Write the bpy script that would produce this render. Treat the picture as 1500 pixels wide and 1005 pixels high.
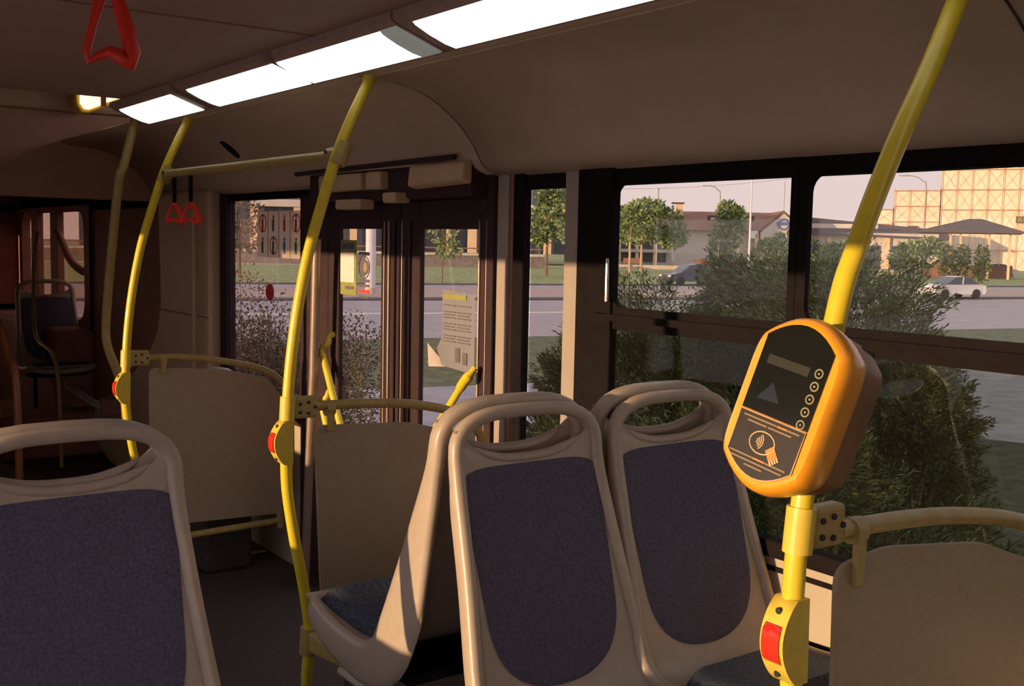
import bpy, math, random
from mathutils import Vector, Matrix
random.seed(7)
SC = bpy.context.scene
COL = SC.collection
for o in list(bpy.data.objects): bpy.data.objects.remove(o)

# ------------------------------------------------------------------ camera
cam_d = bpy.data.cameras.new('camera'); cam = bpy.data.objects.new('camera', cam_d); COL.objects.link(cam)
cam_d.sensor_width = 36; cam_d.lens = 38.0; cam_d.clip_start = 0.05; cam_d.clip_end = 2000
cam.matrix_world = Matrix(((0.58555307, -0.08630862, 0.80602632, 0),
                           (0.81037965, 0.03741473, -0.58470929, 0),
                           (0.02030819, 0.99556565, 0.09185106, 1.6), (0, 0, 0, 1)))
SC.camera = cam
# ------------------------------------------------------------------ sky, sun, exposure
W = bpy.data.worlds.new('sky'); SC.world = W; W.use_nodes = True
nt = W.node_tree; nt.nodes.clear()
tc = nt.nodes.new('ShaderNodeTexCoord'); sp = nt.nodes.new('ShaderNodeSeparateXYZ')
rp = nt.nodes.new('ShaderNodeValToRGB'); bg = nt.nodes.new('ShaderNodeBackground'); wo = nt.nodes.new('ShaderNodeOutputWorld')
nt.links.new(tc.outputs['Generated'], sp.inputs[0]); nt.links.new(sp.outputs['Z'], rp.inputs[0])
nt.links.new(rp.outputs[0], bg.inputs[0]); nt.links.new(bg.outputs[0], wo.inputs[0])
el = rp.color_ramp.elements
el[0].position = 0.0; el[0].color = (0.86, 0.69, 0.66, 1)
el[1].position = 0.6; el[1].color = (0.66, 0.68, 0.78, 1)
e = el.new(0.12); e.color = (0.84, 0.72, 0.74, 1)
bg.inputs[1].default_value = 1.55
sl = bpy.data.lights.new('sun', 'SUN'); so = bpy.data.objects.new('sun', sl); COL.objects.link(so)
sl.energy = 5.6; sl.color = (1.0, 0.69, 0.38); sl.angle = math.radians(0.6)
so.location = (0, -20, 8)
so.rotation_euler = Vector((0.03, 1.0, -0.09)).to_track_quat('-Z', 'Y').to_euler()
SC.view_settings.view_transform = 'Standard'; SC.view_settings.look = 'None'
SC.view_settings.gamma = 1; SC.view_settings.use_curve_mapping = False
SC.view_settings.exposure = 0.2

# ------------------------------------------------------------------ materials
def mat(name, c, rough=0.5, metal=0.0, var=0.12, scale=30.0, bump=0.0, spec=0.5, emit=None, es=0.0, island=0.0, c2=None, coat=0.0):
    m = bpy.data.materials.new(name); m.use_nodes = True
    n = m.node_tree.nodes; l = m.node_tree.links
    b = n['Principled BSDF']
    b.inputs['Roughness'].default_value = rough; b.inputs['Metallic'].default_value = metal
    b.inputs['Specular IOR Level'].default_value = spec; b.inputs['Coat Weight'].default_value = coat
    co = n.new('ShaderNodeTexCoord'); no = n.new('ShaderNodeTexNoise')
    no.inputs['Scale'].default_value = scale; no.inputs['Detail'].default_value = 4
    l.new(co.outputs['Object'], no.inputs['Vector'])
    r = n.new('ShaderNodeValToRGB')
    lo = tuple(x * (1 - var) for x in c); hi = tuple(min(1, x * (1 + var)) for x in (c2 or c))
    r.color_ramp.elements[0].color = (*lo, 1); r.color_ramp.elements[1].color = (*hi, 1)
    r.color_ramp.elements[0].position = 0.3; r.color_ramp.elements[1].position = 0.7
    if island > 0:
        g = n.new('ShaderNodeNewGeometry'); l.new(g.outputs['Random Per Island'], r.inputs[0])
        r.color_ramp.elements[0].position = 0.0; r.color_ramp.elements[1].position = 1.0
    else:
        l.new(no.outputs['Fac'], r.inputs[0])
    l.new(r.outputs[0], b.inputs['Base Color'])
    if bump > 0:
        bp = n.new('ShaderNodeBump'); bp.inputs['Strength'].default_value = bump; bp.inputs['Distance'].default_value = 0.004
        l.new(no.outputs['Fac'], bp.inputs['Height']); l.new(bp.outputs[0], b.inputs['Normal'])
    if emit:
        b.inputs['Emission Color'].default_value = (*emit, 1); b.inputs['Emission Strength'].default_value = es
    return m

def glass(name, tint, rough=0.02, dirt=0.06, dirt_c=(0.5, 0.42, 0.36)):
    m = bpy.data.materials.new(name); m.use_nodes = True
    n = m.node_tree.nodes; l = m.node_tree.links; n.clear()
    out = n.new('ShaderNodeOutputMaterial'); tr = n.new('ShaderNodeBsdfTransparent'); gl = n.new('ShaderNodeBsdfGlossy')
    df = n.new('ShaderNodeBsdfDiffuse'); mx = n.new('ShaderNodeMixShader'); mx2 = n.new('ShaderNodeMixShader'); lw_ = n.new('ShaderNodeLayerWeight'); lw_.inputs[0].default_value = 0.5
    pw = n.new('ShaderNodeMath'); pw.operation = 'POWER'; pw.inputs[1].default_value = 5; l.new(lw_.outputs['Facing'], pw.inputs[0])
    fr = n.new('ShaderNodeMath'); fr.operation = 'MULTIPLY_ADD'; fr.inputs[1].default_value = 0.9; fr.inputs[2].default_value = 0.035; l.new(pw.outputs[0], fr.inputs[0])
    tr.inputs[0].default_value = (*tint, 1); gl.inputs['Roughness'].default_value = rough
    df.inputs[0].default_value = (*dirt_c, 1)
    no = n.new('ShaderNodeTexNoise'); no.inputs['Scale'].default_value = 3.5; no.inputs['Detail'].default_value = 6
    co = n.new('ShaderNodeTexCoord'); l.new(co.outputs['Object'], no.inputs['Vector'])
    mp = n.new('ShaderNodeMapRange'); mp.inputs[1].default_value = 0.3; mp.inputs[2].default_value = 0.75
    mp.inputs[3].default_value = dirt * 0.4; mp.inputs[4].default_value = dirt
    l.new(no.outputs['Fac'], mp.inputs[0]); l.new(mp.outputs[0], mx2.inputs[0])
    l.new(fr.outputs[0], mx.inputs[0]); l.new(tr.outputs[0], mx.inputs[1]); l.new(gl.outputs[0], mx.inputs[2])
    l.new(mx.outputs[0], mx2.inputs[1]); l.new(df.outputs[0], mx2.inputs[2]); l.new(mx2.outputs[0], out.inputs[0])
    return m

def sheet(name, c, clear):
    m = bpy.data.materials.new(name); m.use_nodes = True; n = m.node_tree.nodes; l = m.node_tree.links; n.clear()
    out = n.new('ShaderNodeOutputMaterial'); tl_ = n.new('ShaderNodeBsdfTranslucent'); df = n.new('ShaderNodeBsdfDiffuse'); tr = n.new('ShaderNodeBsdfTransparent')
    a = n.new('ShaderNodeMixShader'); b = n.new('ShaderNodeMixShader'); a.inputs[0].default_value = .45; b.inputs[0].default_value = clear
    no = n.new('ShaderNodeTexNoise'); no.inputs['Scale'].default_value = 18; mx = n.new('ShaderNodeMix'); mx.data_type = 'RGBA'
    mx.inputs[6].default_value = (*[x * .9 for x in c], 1); mx.inputs[7].default_value = (*c, 1); l.new(no.outputs['Fac'], mx.inputs[0])
    l.new(mx.outputs[2], tl_.inputs[0]); l.new(mx.outputs[2], df.inputs[0])
    l.new(tl_.outputs[0], a.inputs[1]); l.new(df.outputs[0], a.inputs[2]); l.new(a.outputs[0], b.inputs[1]); l.new(tr.outputs[0], b.inputs[2]); l.new(b.outputs[0], out.inputs[0])
    return m
M = dict(
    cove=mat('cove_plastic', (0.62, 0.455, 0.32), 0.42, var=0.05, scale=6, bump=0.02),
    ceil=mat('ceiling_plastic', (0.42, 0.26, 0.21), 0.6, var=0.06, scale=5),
    bulk=mat('bulkhead_plastic', (0.50, 0.28, 0.18), 0.6, var=0.08, scale=5),
    tan=mat('tan_trim', (0.56, 0.38, 0.24), 0.5, var=0.06, scale=8),
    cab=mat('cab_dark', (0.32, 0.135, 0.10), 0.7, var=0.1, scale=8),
    pillar=mat('pillar_trim', (0.38, 0.31, 0.26), 0.45, var=0.05, scale=9),
    frame=mat('frame_rubber', (0.015, 0.0115, 0.012), 0.9, var=0.15, scale=20, spec=0.06),
    doorf=mat('door_frame_paint', (0.052, 0.030, 0.033), 0.7, var=0.12, scale=14, spec=0.12),
    alu=mat('door_edge', (0.30, 0.21, 0.16), 0.4, metal=0.3, var=0.1, scale=20),
    floor=mat('floor_vinyl', (0.060, 0.043, 0.034), 0.75, var=0.35, scale=90, bump=0.1),
    wall=mat('side_wall_plastic', (0.46, 0.38, 0.28), 0.5, var=0.05, scale=8),
    lwall=mat('far_wall_plastic', (0.55, 0.46, 0.37), 0.5, var=0.05, scale=8),
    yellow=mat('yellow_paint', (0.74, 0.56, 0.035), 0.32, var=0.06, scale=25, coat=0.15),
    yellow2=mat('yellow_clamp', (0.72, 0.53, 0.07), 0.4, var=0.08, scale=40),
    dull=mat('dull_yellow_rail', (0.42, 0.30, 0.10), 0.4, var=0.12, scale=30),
    shell=mat('seat_shell_plastic', (0.44, 0.345, 0.27), 0.38, var=0.05, scale=40, bump=0.03),
    fabric=mat('seat_fabric', (0.092, 0.078, 0.120), 0.85, var=0.35, scale=160, bump=0.25),
    cushion=mat('cushion_fabric', (0.045, 0.055, 0.085), 0.9, var=0.6, scale=120, bump=0.3),
    panel=mat('partition_laminate', (0.37, 0.275, 0.175), 0.55, var=0.05, scale=50),
    paneld=mat('partition_edge', (0.07, 0.055, 0.045), 0.6),
    black=mat('black_plastic', (0.012, 0.012, 0.013), 0.3),
    rubber=mat('rubber', (0.02, 0.018, 0.018), 0.7),
    orange=mat('orange_plastic', (0.90, 0.36, 0.02), 0.35, var=0.05, scale=30, coat=0.3),
    brown=mat('reader_back_shaded', (0.23, 0.11, 0.045), 0.5),  # back of the orange case, its shade painted in as brown
    red=mat('red_button', (0.75, 0.035, 0.02), 0.25, coat=0.4),
    redp=mat('red_strap', (0.95, 0.04, 0.02), 0.4),
    metal=mat('grey_metal', (0.45, 0.42, 0.38), 0.35, metal=0.8),
    screen=mat('reader_screen', (0.010, 0.011, 0.010), 0.15, spec=0.7),
    screenb=mat('screen_blue_glyph', (0.012, 0.020, 0.036), 0.3),
    screenl=mat('screen_header', (0.032, 0.032, 0.024), 0.3),
    ring=mat('ring_print', (0.26, 0.22, 0.12), 0.5),
    card=mat('card_plate', (0.030, 0.022, 0.017), 0.35),
    print_=mat('card_print', (0.70, 0.46, 0.26), 0.5),
    prints=mat('card_print_dim', (0.27, 0.18, 0.10), 0.5),
    printo=mat('card_print_orange', (0.75, 0.25, 0.04), 0.5),
    lamp=mat('lamp_diffuser', (0.9, 0.9, 0.88), 0.5, emit=(1.0, 0.98, 0.95), es=1.0),
    lampd=mat('lamp_diffuser_dim', (0.35, 0.36, 0.34), 0.5, emit=(0.9, 0.95, 0.85), es=0.12),
    lamph=mat('lamp_housing', (0.42, 0.28, 0.23), 0.5),
    paper=sheet('paper', (0.46, 0.42, 0.40), 0.05),
    paperb=mat('paper_curl', (0.80, 0.66, 0.60), 0.8, var=0.05),
    ink=mat('ink', (0.14, 0.12, 0.13), 0.8),
    inkr=mat('ink_red', (0.65, 0.06, 0.04), 0.8), inkg=mat('ink_green', (0.06, 0.22, 0.06), 0.8), inkb=mat('ink_blue', (0.10, 0.16, 0.35), 0.8),
    stick=sheet('sticker_film', (0.80, 0.62, 0.48), 0.30), olive=mat('olive_print', (0.30, 0.28, 0.08), 0.7),
    g_up=glass('glass_slider', (0.75, 0.74, 0.73), dirt=0.010),
    g_low=glass('glass_tinted', (0.56, 0.57, 0.53), dirt=0.010),
    g_door=glass('glass_door', (0.76, 0.73, 0.74), dirt=0.012),
    g_front=glass('glass_front', (0.66, 0.54, 0.48), dirt=0.03),
    g_left=glass('glass_left', (0.95, 0.95, 0.95), dirt=0.02),
    asphalt=mat('asphalt', (0.40, 0.34, 0.34), 0.9, var=0.12, scale=1.2),
    paving=mat('paving', (0.36, 0.33, 0.34), 0.9, var=0.18, scale=2.5),
    pave2=mat('pink_paving', (0.46, 0.33, 0.27), 0.9, var=0.1, scale=1.5),
    kerb=mat('kerb_stone', (0.10, 0.085, 0.085), 0.9),
    kerbl=mat('kerb_light', (0.62, 0.5, 0.42), 0.9),
    line=mat('road_paint', (0.75, 0.65, 0.58), 0.8), liney=mat('road_paint_yellow', (0.70, 0.40, 0.05), 0.8),
    grass=mat('grass', (0.22, 0.25, 0.085), 0.95, var=0.4, scale=3.0, c2=(0.34, 0.36, 0.14)),
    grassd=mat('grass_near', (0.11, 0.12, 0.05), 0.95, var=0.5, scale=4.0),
    bed_shade=mat('bed_grass_shaded', (0.055, 0.062, 0.030), 0.95, var=0.6, scale=6),  # grass by the bus, with the bus shadow darkened into its colour
    soil=mat('soil', (0.34, 0.28, 0.24), 0.95, var=0.3, scale=2),
    leaf=mat('leaf', (0.17, 0.225, 0.085), 0.75, island=1, var=0.35, c2=(0.28, 0.34, 0.15), spec=0.2),
    leaf2=mat('leaf_dark', (0.045, 0.075, 0.022), 0.75, island=1, var=0.5, c2=(0.09, 0.13, 0.035)),
    juniper=mat('juniper', (0.075, 0.098, 0.032), 0.85, island=1, var=0.5, c2=(0.16, 0.185, 0.07), spec=0.15),
    dry=mat('dry_twigs', (0.20, 0.13, 0.085), 0.85, island=1, var=0.4),
    bark=mat('bark', (0.22, 0.14, 0.09), 0.9, var=0.3, scale=10), barkl=mat('pale_trunk', (0.62, 0.42, 0.28), 0.9, var=0.2, scale=6),
    roof=mat('roof_tiles', (0.30, 0.15, 0.105), 0.85, var=0.15, scale=2),
    roofd=mat('roof_dark', (0.12, 0.085, 0.075), 0.85, var=0.1, scale=2),
    plaster=mat('plaster', (0.66, 0.56, 0.50), 0.85, var=0.06, scale=1),
    cream=mat('cream_column', (0.85, 0.60, 0.36), 0.8, var=0.05, scale=1),
    hotel=mat('hotel_cladding', (0.92, 0.80, 0.62), 0.8, var=0.06, scale=0.5),
    lattice=mat('lattice_metal', (0.80, 0.50, 0.33), 0.7), latticed=mat('lattice_dark', (0.55, 0.32, 0.2), 0.7),
    wdark=mat('dark_glazing', (0.085, 0.095, 0.115), 0.25), wall_s=mat('retaining_stone', (0.24, 0.20, 0.18), 0.9, var=0.25, scale=3),
    timber=mat('bench_timber', (0.30, 0.15, 0.10), 0.8), white=mat('white_paint', (0.85, 0.80, 0.78), 0.5, var=0.03),
    postw=mat('post_white', (0.80, 0.74, 0.74), 0.55, var=0.03), blue=mat('blue_sign', (0.10, 0.13, 0.34), 0.6),
    carb=mat('car_blue', (0.05, 0.07, 0.13), 0.25, coat=0.6), carw=mat('car_white', (0.80, 0.76, 0.75), 0.3, coat=0.5),
    tyre=mat('tyre', (0.02, 0.02, 0.02), 0.8), lens=mat('head_lamp', (0.85, 0.65, 0.35), 0.2), pipe=mat('lamp_post_metal', (0.42, 0.36, 0.34), 0.6),
    signd=mat('sign_dark', (0.16, 0.11, 0.06), 0.8), signl=mat('sign_letters', (0.55, 0.36, 0.12), 0.8),
    cordm=mat('cord_grey', (0.45, 0.38, 0.34), 0.5), amber=mat('amber_rail', (0.30, 0.10, 0.03), 0.4),
    yrim=mat('lamp_rim_yellow', (0.75, 0.50, 0.05), 0.4), lampw=mat('lamp_warm', (0.9, 0.8, 0.6), 0.5, emit=(1.0, 0.80, 0.55), es=1.3),
    body=mat('bus_outer_skin', (0.30, 0.30, 0.30), 0.5),
)

# ------------------------------------------------------------------ mesh helpers
def lerp(a, b, t): return a + (b - a) * t
class MB:
    def __init__(s): s.v = []; s.f = []
    def add(s, vs, fs):
        k = len(s.v); s.v += [tuple(p) for p in vs]; s.f += [tuple(i + k for i in q) for q in fs]; return s
    def box(s, x0, x1, y0, y1, z0, z1):
        vs = [(x, y, z) for x in (x0, x1) for y in (y0, y1) for z in (z0, z1)]
        return s.add(vs, [(0, 1, 3, 2), (4, 6, 7, 5), (0, 4, 5, 1), (2, 3, 7, 6), (0, 2, 6, 4), (1, 5, 7, 3)])
    def obox(s, c, ax, ay, az, hx, hy, hz):
        c = Vector(c); ax = Vector(ax).normalized() * hx; ay = Vector(ay).normalized() * hy; az = Vector(az).normalized() * hz
        vs = [c + ax * i + ay * j + az * k for i in (-1, 1) for j in (-1, 1) for k in (-1, 1)]
        return s.add(vs, [(0, 1, 3, 2), (4, 6, 7, 5), (0, 4, 5, 1), (2, 3, 7, 6), (0, 2, 6, 4), (1, 5, 7, 3)])
    def beam(s, p, q, r=0.03, r2=None):
        p = Vector(p); q = Vector(q); d = (q - p)
        L = d.length; d.normalize()
        u = d.cross(Vector((0, 0, 1)));
        if u.length < 0.01: u = d.cross(Vector((0, 1, 0)))
        u.normalize(); w = d.cross(u)
        return s.obox((p + q) / 2, d, u, w, L / 2, r, r2 or r)
    def loft(s, rings, closed=True, cap=True):
        n = len(rings[0]); k = len(s.v)
        for r in rings: s.v += [tuple(p) for p in r]
        for i in range(len(rings) - 1):
            for j in range(n if closed else n - 1):
                j2 = (j + 1) % n
                s.f.append((k + i * n + j, k + i * n + j2, k + (i + 1) * n + j2, k + (i + 1) * n + j))
        if cap and closed:
            s.f.append(tuple(k + j for j in reversed(range(n)))); s.f.append(tuple(k + (len(rings) - 1) * n + j for j in range(n)))
        return s
    def tube(s, pts, r, seg=14, cap=True, closed=False):
        P_ = [Vector(p) for p in pts]; n = len(P_); rings = []
        rr = r if isinstance(r, (list, tuple)) else [r] * n
        prev = None
        for i in range(n):
            if closed: t = P_[(i + 1) % n] - P_[i - 1]
            else: t = P_[min(i + 1, n - 1)] - P_[max(i - 1, 0)]
            t.normalize()
            if prev is None:
                u = t.cross(Vector((0, 0, 1)))
                if u.length < 0.1: u = t.cross(Vector((1, 0, 0)))
            else: u = prev - t * prev.dot(t)
            u.normalize(); prev = u; w = t.cross(u)
            rings.append([P_[i] + (u * math.cos(a) + w * math.sin(a)) * rr[i] for a in [2 * math.pi * j / seg for j in range(seg)]])
        if closed: rings.append(rings[0])
        return s.loft(rings, True, cap and not closed)
    def ring(s, c, u, w, r0, r1, d, seg=20):
        c = Vector(c); u = Vector(u).normalized(); w = Vector(w).normalized(); n = u.cross(w)
        A = [2 * math.pi * j / seg for j in range(seg)]
        rs = []
        for (r, h) in ((r0, 0), (r0, d), (r1, d), (r1, 0)):
            rs.append([c + (u * math.cos(a) + w * math.sin(a)) * r + n * h for a in A])
        return s.loft(rs, True, False)
    def disc(s, c, u, w, ru, rw, d, seg=18):
        c = Vector(c); u = Vector(u).normalized(); w = Vector(w).normalized(); n = u.cross(w)
        A = [2 * math.pi * j / seg for j in range(seg)]
        return s.loft([[c + u * math.cos(a) * ru + w * math.sin(a) * rw + n * h for a in A] for h in (0, d)])
    def prism(s, pts, off):
        off = Vector(off); a = [Vector(p) for p in pts]
        return s.loft([a, [p + off for p in a]])
    def grid(s, rows):
        n = len(rows[0]); k = len(s.v)
        for r in rows: s.v += [tuple(p) for p in r]
        for i in range(len(rows) - 1):
            for j in range(n - 1):
                s.f.append((k + i * n + j, k + i * n + j + 1, k + (i + 1) * n + j + 1, k + (i + 1) * n + j))
        return s
    def build(s, name, m, parent=None, smooth=False, bevel=0, origin=None, solid=0, sub=0, angle=40, **kw):
        me = bpy.data.meshes.new(name)
        o0 = Vector(origin) if origin is not None else Vector((0, 0, 0))
        me.from_pydata([tuple(Vector(p) - o0) for p in s.v], [], s.f); me.update()
        import bmesh as bm_
        b = bm_.new(); b.from_mesh(me); bm_.ops.recalc_face_normals(b, faces=b.faces); b.to_mesh(me); b.free()
        me.materials.append(m if not isinstance(m, str) else M[m])
        o = bpy.data.objects.new(name, me); COL.objects.link(o); o.location = o0
        if parent is not None: o.parent = parent
        if smooth:
            for p in me.polygons: p.use_smooth = True
            me.set_sharp_from_angle(angle=math.radians(angle))
        if solid: md = o.modifiers.new('solid', 'SOLIDIFY'); md.thickness = solid; md.offset = 0
        if bevel: md = o.modifiers.new('bevel', 'BEVEL'); md.width = bevel; md.segments = 2; md.limit_method = 'ANGLE'
        if sub: md = o.modifiers.new('sub', 'SUBSURF'); md.levels = sub; md.render_levels = sub
        for k2, v in kw.items(): o[k2] = v
        return o
def thing(name, label, cat, loc=(0, 0, 0), rz=0, group=None):
    o = bpy.data.objects.new(name, None); COL.objects.link(o); o.empty_display_size = 0.1
    o.location = loc; o.rotation_euler = (0, 0, rz); o['label'] = label; o['category'] = cat
    if group: o['group'] = group
    return o
def tag(o, label, cat, group=None):
    o['label'] = label; o['category'] = cat
    if group: o['group'] = group
    return o
def sub(o, par): o.parent = par; return o
def struct(o): o['kind'] = 'structure'; return o
def sroot(name, loc=(0, 0, 0)):
    o = bpy.data.objects.new(name, None); COL.objects.link(o); o.empty_display_size = 0.1; o.location = loc; o['kind'] = 'structure'; return o
def curve(pts, n=8):
    P_ = [Vector(p) for p in pts]; out = []
    for i in range(len(P_) - 1):
        p0 = P_[max(i - 1, 0)]; p1 = P_[i]; p2 = P_[i + 1]; p3 = P_[min(i + 2, len(P_) - 1)]
        for k in range(n):
            t = k / n
            out.append(0.5 * ((2 * p1) + (-p0 + p2) * t + (2 * p0 - 5 * p1 + 4 * p2 - p3) * t * t + (-p0 + 3 * p1 - 3 * p2 + p3) * t ** 3))
    out.append(P_[-1]); return out
def lut(tab, z):
    if z <= tab[0][0]: return tab[0][1]
    for (a, b), (c, d) in zip(tab, tab[1:]):
        if z <= c: return lerp(b, d, (z - a) / (c - a))
    return tab[-1][1]
YW = 2.2; YL = -0.32; XF = -10.8; XR = 2.6; GZ = -0.9

# ================================================================== BUS SHELL
# floor
struct(MB().box(XF, XR, YL, YW + 0.05, -0.08, 0).build('floor', 'floor'))
for xx in (-5.12, -3.0):
    struct(MB().box(xx - 0.012, xx + 0.012, 1.3, 2.18, 0.0, 0.006).build('trim_1', 'tan'))
# ceiling (raised beyond x = -4.9)
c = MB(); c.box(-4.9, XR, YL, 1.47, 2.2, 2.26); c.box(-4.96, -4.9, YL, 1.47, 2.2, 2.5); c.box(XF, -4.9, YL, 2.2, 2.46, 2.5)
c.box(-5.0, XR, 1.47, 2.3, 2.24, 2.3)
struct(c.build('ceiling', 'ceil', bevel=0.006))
struct(MB().box(-3.0, -2.99, 0.2, 1.46, 2.197, 2.2).build('trim_2', 'cab'))
# ceiling cove on the right side, in panels with seams
CP = curve([(2.24, 1.825), (2.19, 1.838), (2.12, 1.865), (2.07, 1.94), (1.99, 2.02), (1.88, 2.085), (1.75, 2.115), (1.63, 2.122), (1.60, 2.145)], 5)
def cove(x0, x1):
    rows = []
    for x in (x0, lerp(x0, x1, .33), lerp(x0, x1, .67), x1): rows.append([(x, p[0], p[1]) for p in CP])
    return MB().grid(rows).build('trim_3', 'cove', smooth=True, solid=0.012)
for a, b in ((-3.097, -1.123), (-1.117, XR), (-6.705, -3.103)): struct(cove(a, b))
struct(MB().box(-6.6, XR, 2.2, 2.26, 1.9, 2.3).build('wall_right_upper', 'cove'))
s = MB()
for x in (-3.1, -1.12):
    s.grid([[(x - 0.0018, p[0] - .006, p[1] - .006) for p in CP], [(x + 0.0018, p[0] - .006, p[1] - .006) for p in CP]])
struct(s.build('trim_4', 'black'))
# thin moulding line under the lamp, and the grip slot in the front panel
struct(MB().tube([(-5.0, 1.66, 2.118), (XR, 1.66, 2.118)], 0.007, 8).build('trim_5', 'cove', smooth=True))
sl_ = MB(); cc = Vector((-5.05, 1.955, 2.03)); u = Vector((0.02, 0.62, -0.55)).normalized(); nn = Vector((0, -0.66, -0.75)).normalized(); w = u.cross(nn).normalized()
sl_.disc(cc, u, w, 0.075, 0.032, 0.012)
tag(sl_.build('speaker_slot', 'frame'), 'dark oval slot in the beige ceiling panel above the front window', 'vent')
# right wall: side panel below the windows, band above, sills, pillars
w_ = MB(); w_.box(-3.12, XR, YW, YW + 0.05, -0.1, 0.795); w_.box(-6.56, -4.46, YW, YW + 0.05, -0.1, 0.72); w_.box(XF, -8.4, YW, YW + .05, -0.1, 0.93)
struct(w_.build('wall_right', 'wall'))
for z in (0.762, 0.598):
    struct(MB().box(-2.6, XR, YW - 0.006, YW + 0.001, z - 0.006, z + 0.007).build('trim_6', 'frame'))
struct(MB().box(-2.6, XR, YW - 0.02, YW + 0.03, 0.795, 0.84).build('trim_7', 'frame', bevel=0.005))
b_ = MB(); b_.box(-3.14, XR, YW - 0.005, YW + 0.06, 1.785, 1.9); b_.box(-6.6, -4.36, YW - 0.005, YW + .06, 1.797, 1.95); b_.box(-4.46, -3.14, YW, YW + .06, 1.70, 1.95)
b_.box(XF, -6.6, YW - .005, YW + .06, 1.78, 2.46)
struct(b_.build('trim_8', 'frame'))
def pillar(x0, x1, ylo, m, z0=-0.1, z1=1.85, n='trim_9'):
    return struct(MB().box(x0, x1, ylo, YW + 0.014, z0, z1).build(n, m, bevel=0.005))
pillar(-3.16, -3.118, YW - 0.03, 'doorf'); pillar(-3.108, -3.045, YW - 0.02, 'pillar'); pillar(-3.045, -3.015, YW - .01, 'cab'); pillar(-3.015, -2.954, YW - 0.02, 'frame')
pillar(-2.742, -2.664, YW - 0.012, 'pillar'); pillar(-2.668, -2.50, YW - 0.02, 'frame')
pillar(-4.748, -4.46, YW - 0.004, 'doorf'); pillar(-5.75, -5.65, YW - 0.02, 'doorf')
# window_1: narrow pane by the door; window_2: slider pair over fixed glass; window_3: ahead of the door; window_4 cab side
def quad_pane(x0, x1, z0, z1, m, parent, y=YW + 0.02, th=0.005):
    return MB().box(x0, x1, y, y + th, z0, z1).build('pane', m, parent)
def rframe(x0, x1, z0, z1, ix0, ix1, iz0, iz1, r, y0, y1, corners=(1, 1, 1, 1), seg=5):
    # rectangular frame with a rounded-corner opening, built as a ring
    inner = []; outer = []
    cs = [(ix1, iz1, 0), (ix0, iz1, 90), (ix0, iz0, 180), (ix1, iz0, 270)]
    for k, (cx, cz, a0) in enumerate(cs):
        rr = r if corners[k] else 0.002
        ccx = cx - rr if a0 in (0, 270) else cx + rr; ccz = cz - rr if a0 in (0, 90) else cz + rr
        for j in range(seg + 1):
            a = math.radians(a0 + 90 * j / seg); inner.append((ccx + rr * math.cos(a), ccz + rr * math.sin(a)))
            outer.append((x1 if a0 in (0, 270) else x0, z1 if a0 in (0, 90) else z0))
    m = MB(); m.loft([[(p[0], y0, p[1]) for p in outer], [(p[0], y0, p[1]) for p in inner], [(p[0], y1, p[1]) for p in inner], [(p[0], y1, p[1]) for p in outer]], True, False)
    return m
wn = sroot('window_1', (-2.85, YW, 0.8)); f = MB().box(-2.954, -2.742, YW, YW + .02, 0.30, 0.36).build('sill', 'frame', wn); f.matrix_parent_inverse = wn.matrix_basis.inverted()
p = quad_pane(-2.96, -2.74, 0.36, 1.80, 'g_door', wn); p.matrix_parent_inverse = wn.matrix_basis.inverted()
def att(o, par): o.parent = par; o.matrix_parent_inverse = par.matrix_basis.inverted(); return o
wn = sroot('window_2', (-1.8, YW, 0.84))
att(rframe(-2.60, -1.805, 1.345, 1.84, -2.505, -1.830, 1.412, 1.787, 0.045, YW - 0.008, YW + .012, (0, 1, 1, 0)).build('sash', 'frame'), wn)
att(rframe(-1.805, -0.35, 1.345, 1.84, -1.775, -0.40, 1.412, 1.787, 0.045, YW - 0.006, YW + .012, (1, 1, 1, 1)).build('sash', 'frame'), wn)
att(rframe(-2.60, XR, 0.80, 1.41, -2.565, XR - .05, 0.83, 1.347, 0.03, YW - 0.005, YW + .012).build('frame', 'frame'), wn)
att(MB().box(-2.6, -1.80, YW + .002, YW + .006, 1.39, 1.80).build('pane', 'g_up'), wn)
att(MB().box(-1.81, -0.38, YW + .006, YW + .010, 1.39, 1.80).build('pane', 'g_up'), wn)
att(MB().box(-2.6, XR, YW + .004, YW + .009, 0.81, 1.38).build('pane', 'g_low'), wn)
att(MB().box(-0.35, XR, YW - .02, YW + .03, 1.345, 1.84).build('frame', 'frame'), wn)
att(MB().tube([(-2.5, YW - .035, 1.43), (-2.5, YW - .035, 1.56)], 0.005, 8).build('latch', 'metal'), wn)
att(MB().box(-2.56, XR, YW - .045, YW - .02, 1.372, 1.392).build('rail', 'frame'), wn)
wn = sroot('window_3', (-5.2, YW, 0.75))
att(rframe(-5.68, -4.74, 0.70, 1.86, -5.645, -4.750, 0.75, 1.80, 0.02, YW - .004, YW + .03).build('frame', 'doorf'), wn)
att(MB().box(-5.68, -4.74, YW + .01, YW + .015, 0.74, 1.82).build('pane', 'g_door'), wn)
wn = sroot('window_4', (-9.3, YW, 0.93))
att(rframe(XF, -8.35, 0.90, 1.82, -10.6, -8.50, 0.95, 1.785, 0.16, YW - .03, YW + .04).build('frame', 'cab'), wn)
att(MB().box(XF, -8.4, YW + .012, YW + .017, 0.93, 1.80).build('pane', 'g_front'), wn)
att(MB().box(-9.42, -9.20, YW - .06, YW + .0, 0.93, 1.80).build('mullion', 'cab', bevel=.01), wn)
att(MB().box(-10.1, -9.9, YW - .06, YW + .0, 0.93, 1.80).build('mullion', 'cab', bevel=.01), wn)
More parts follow.
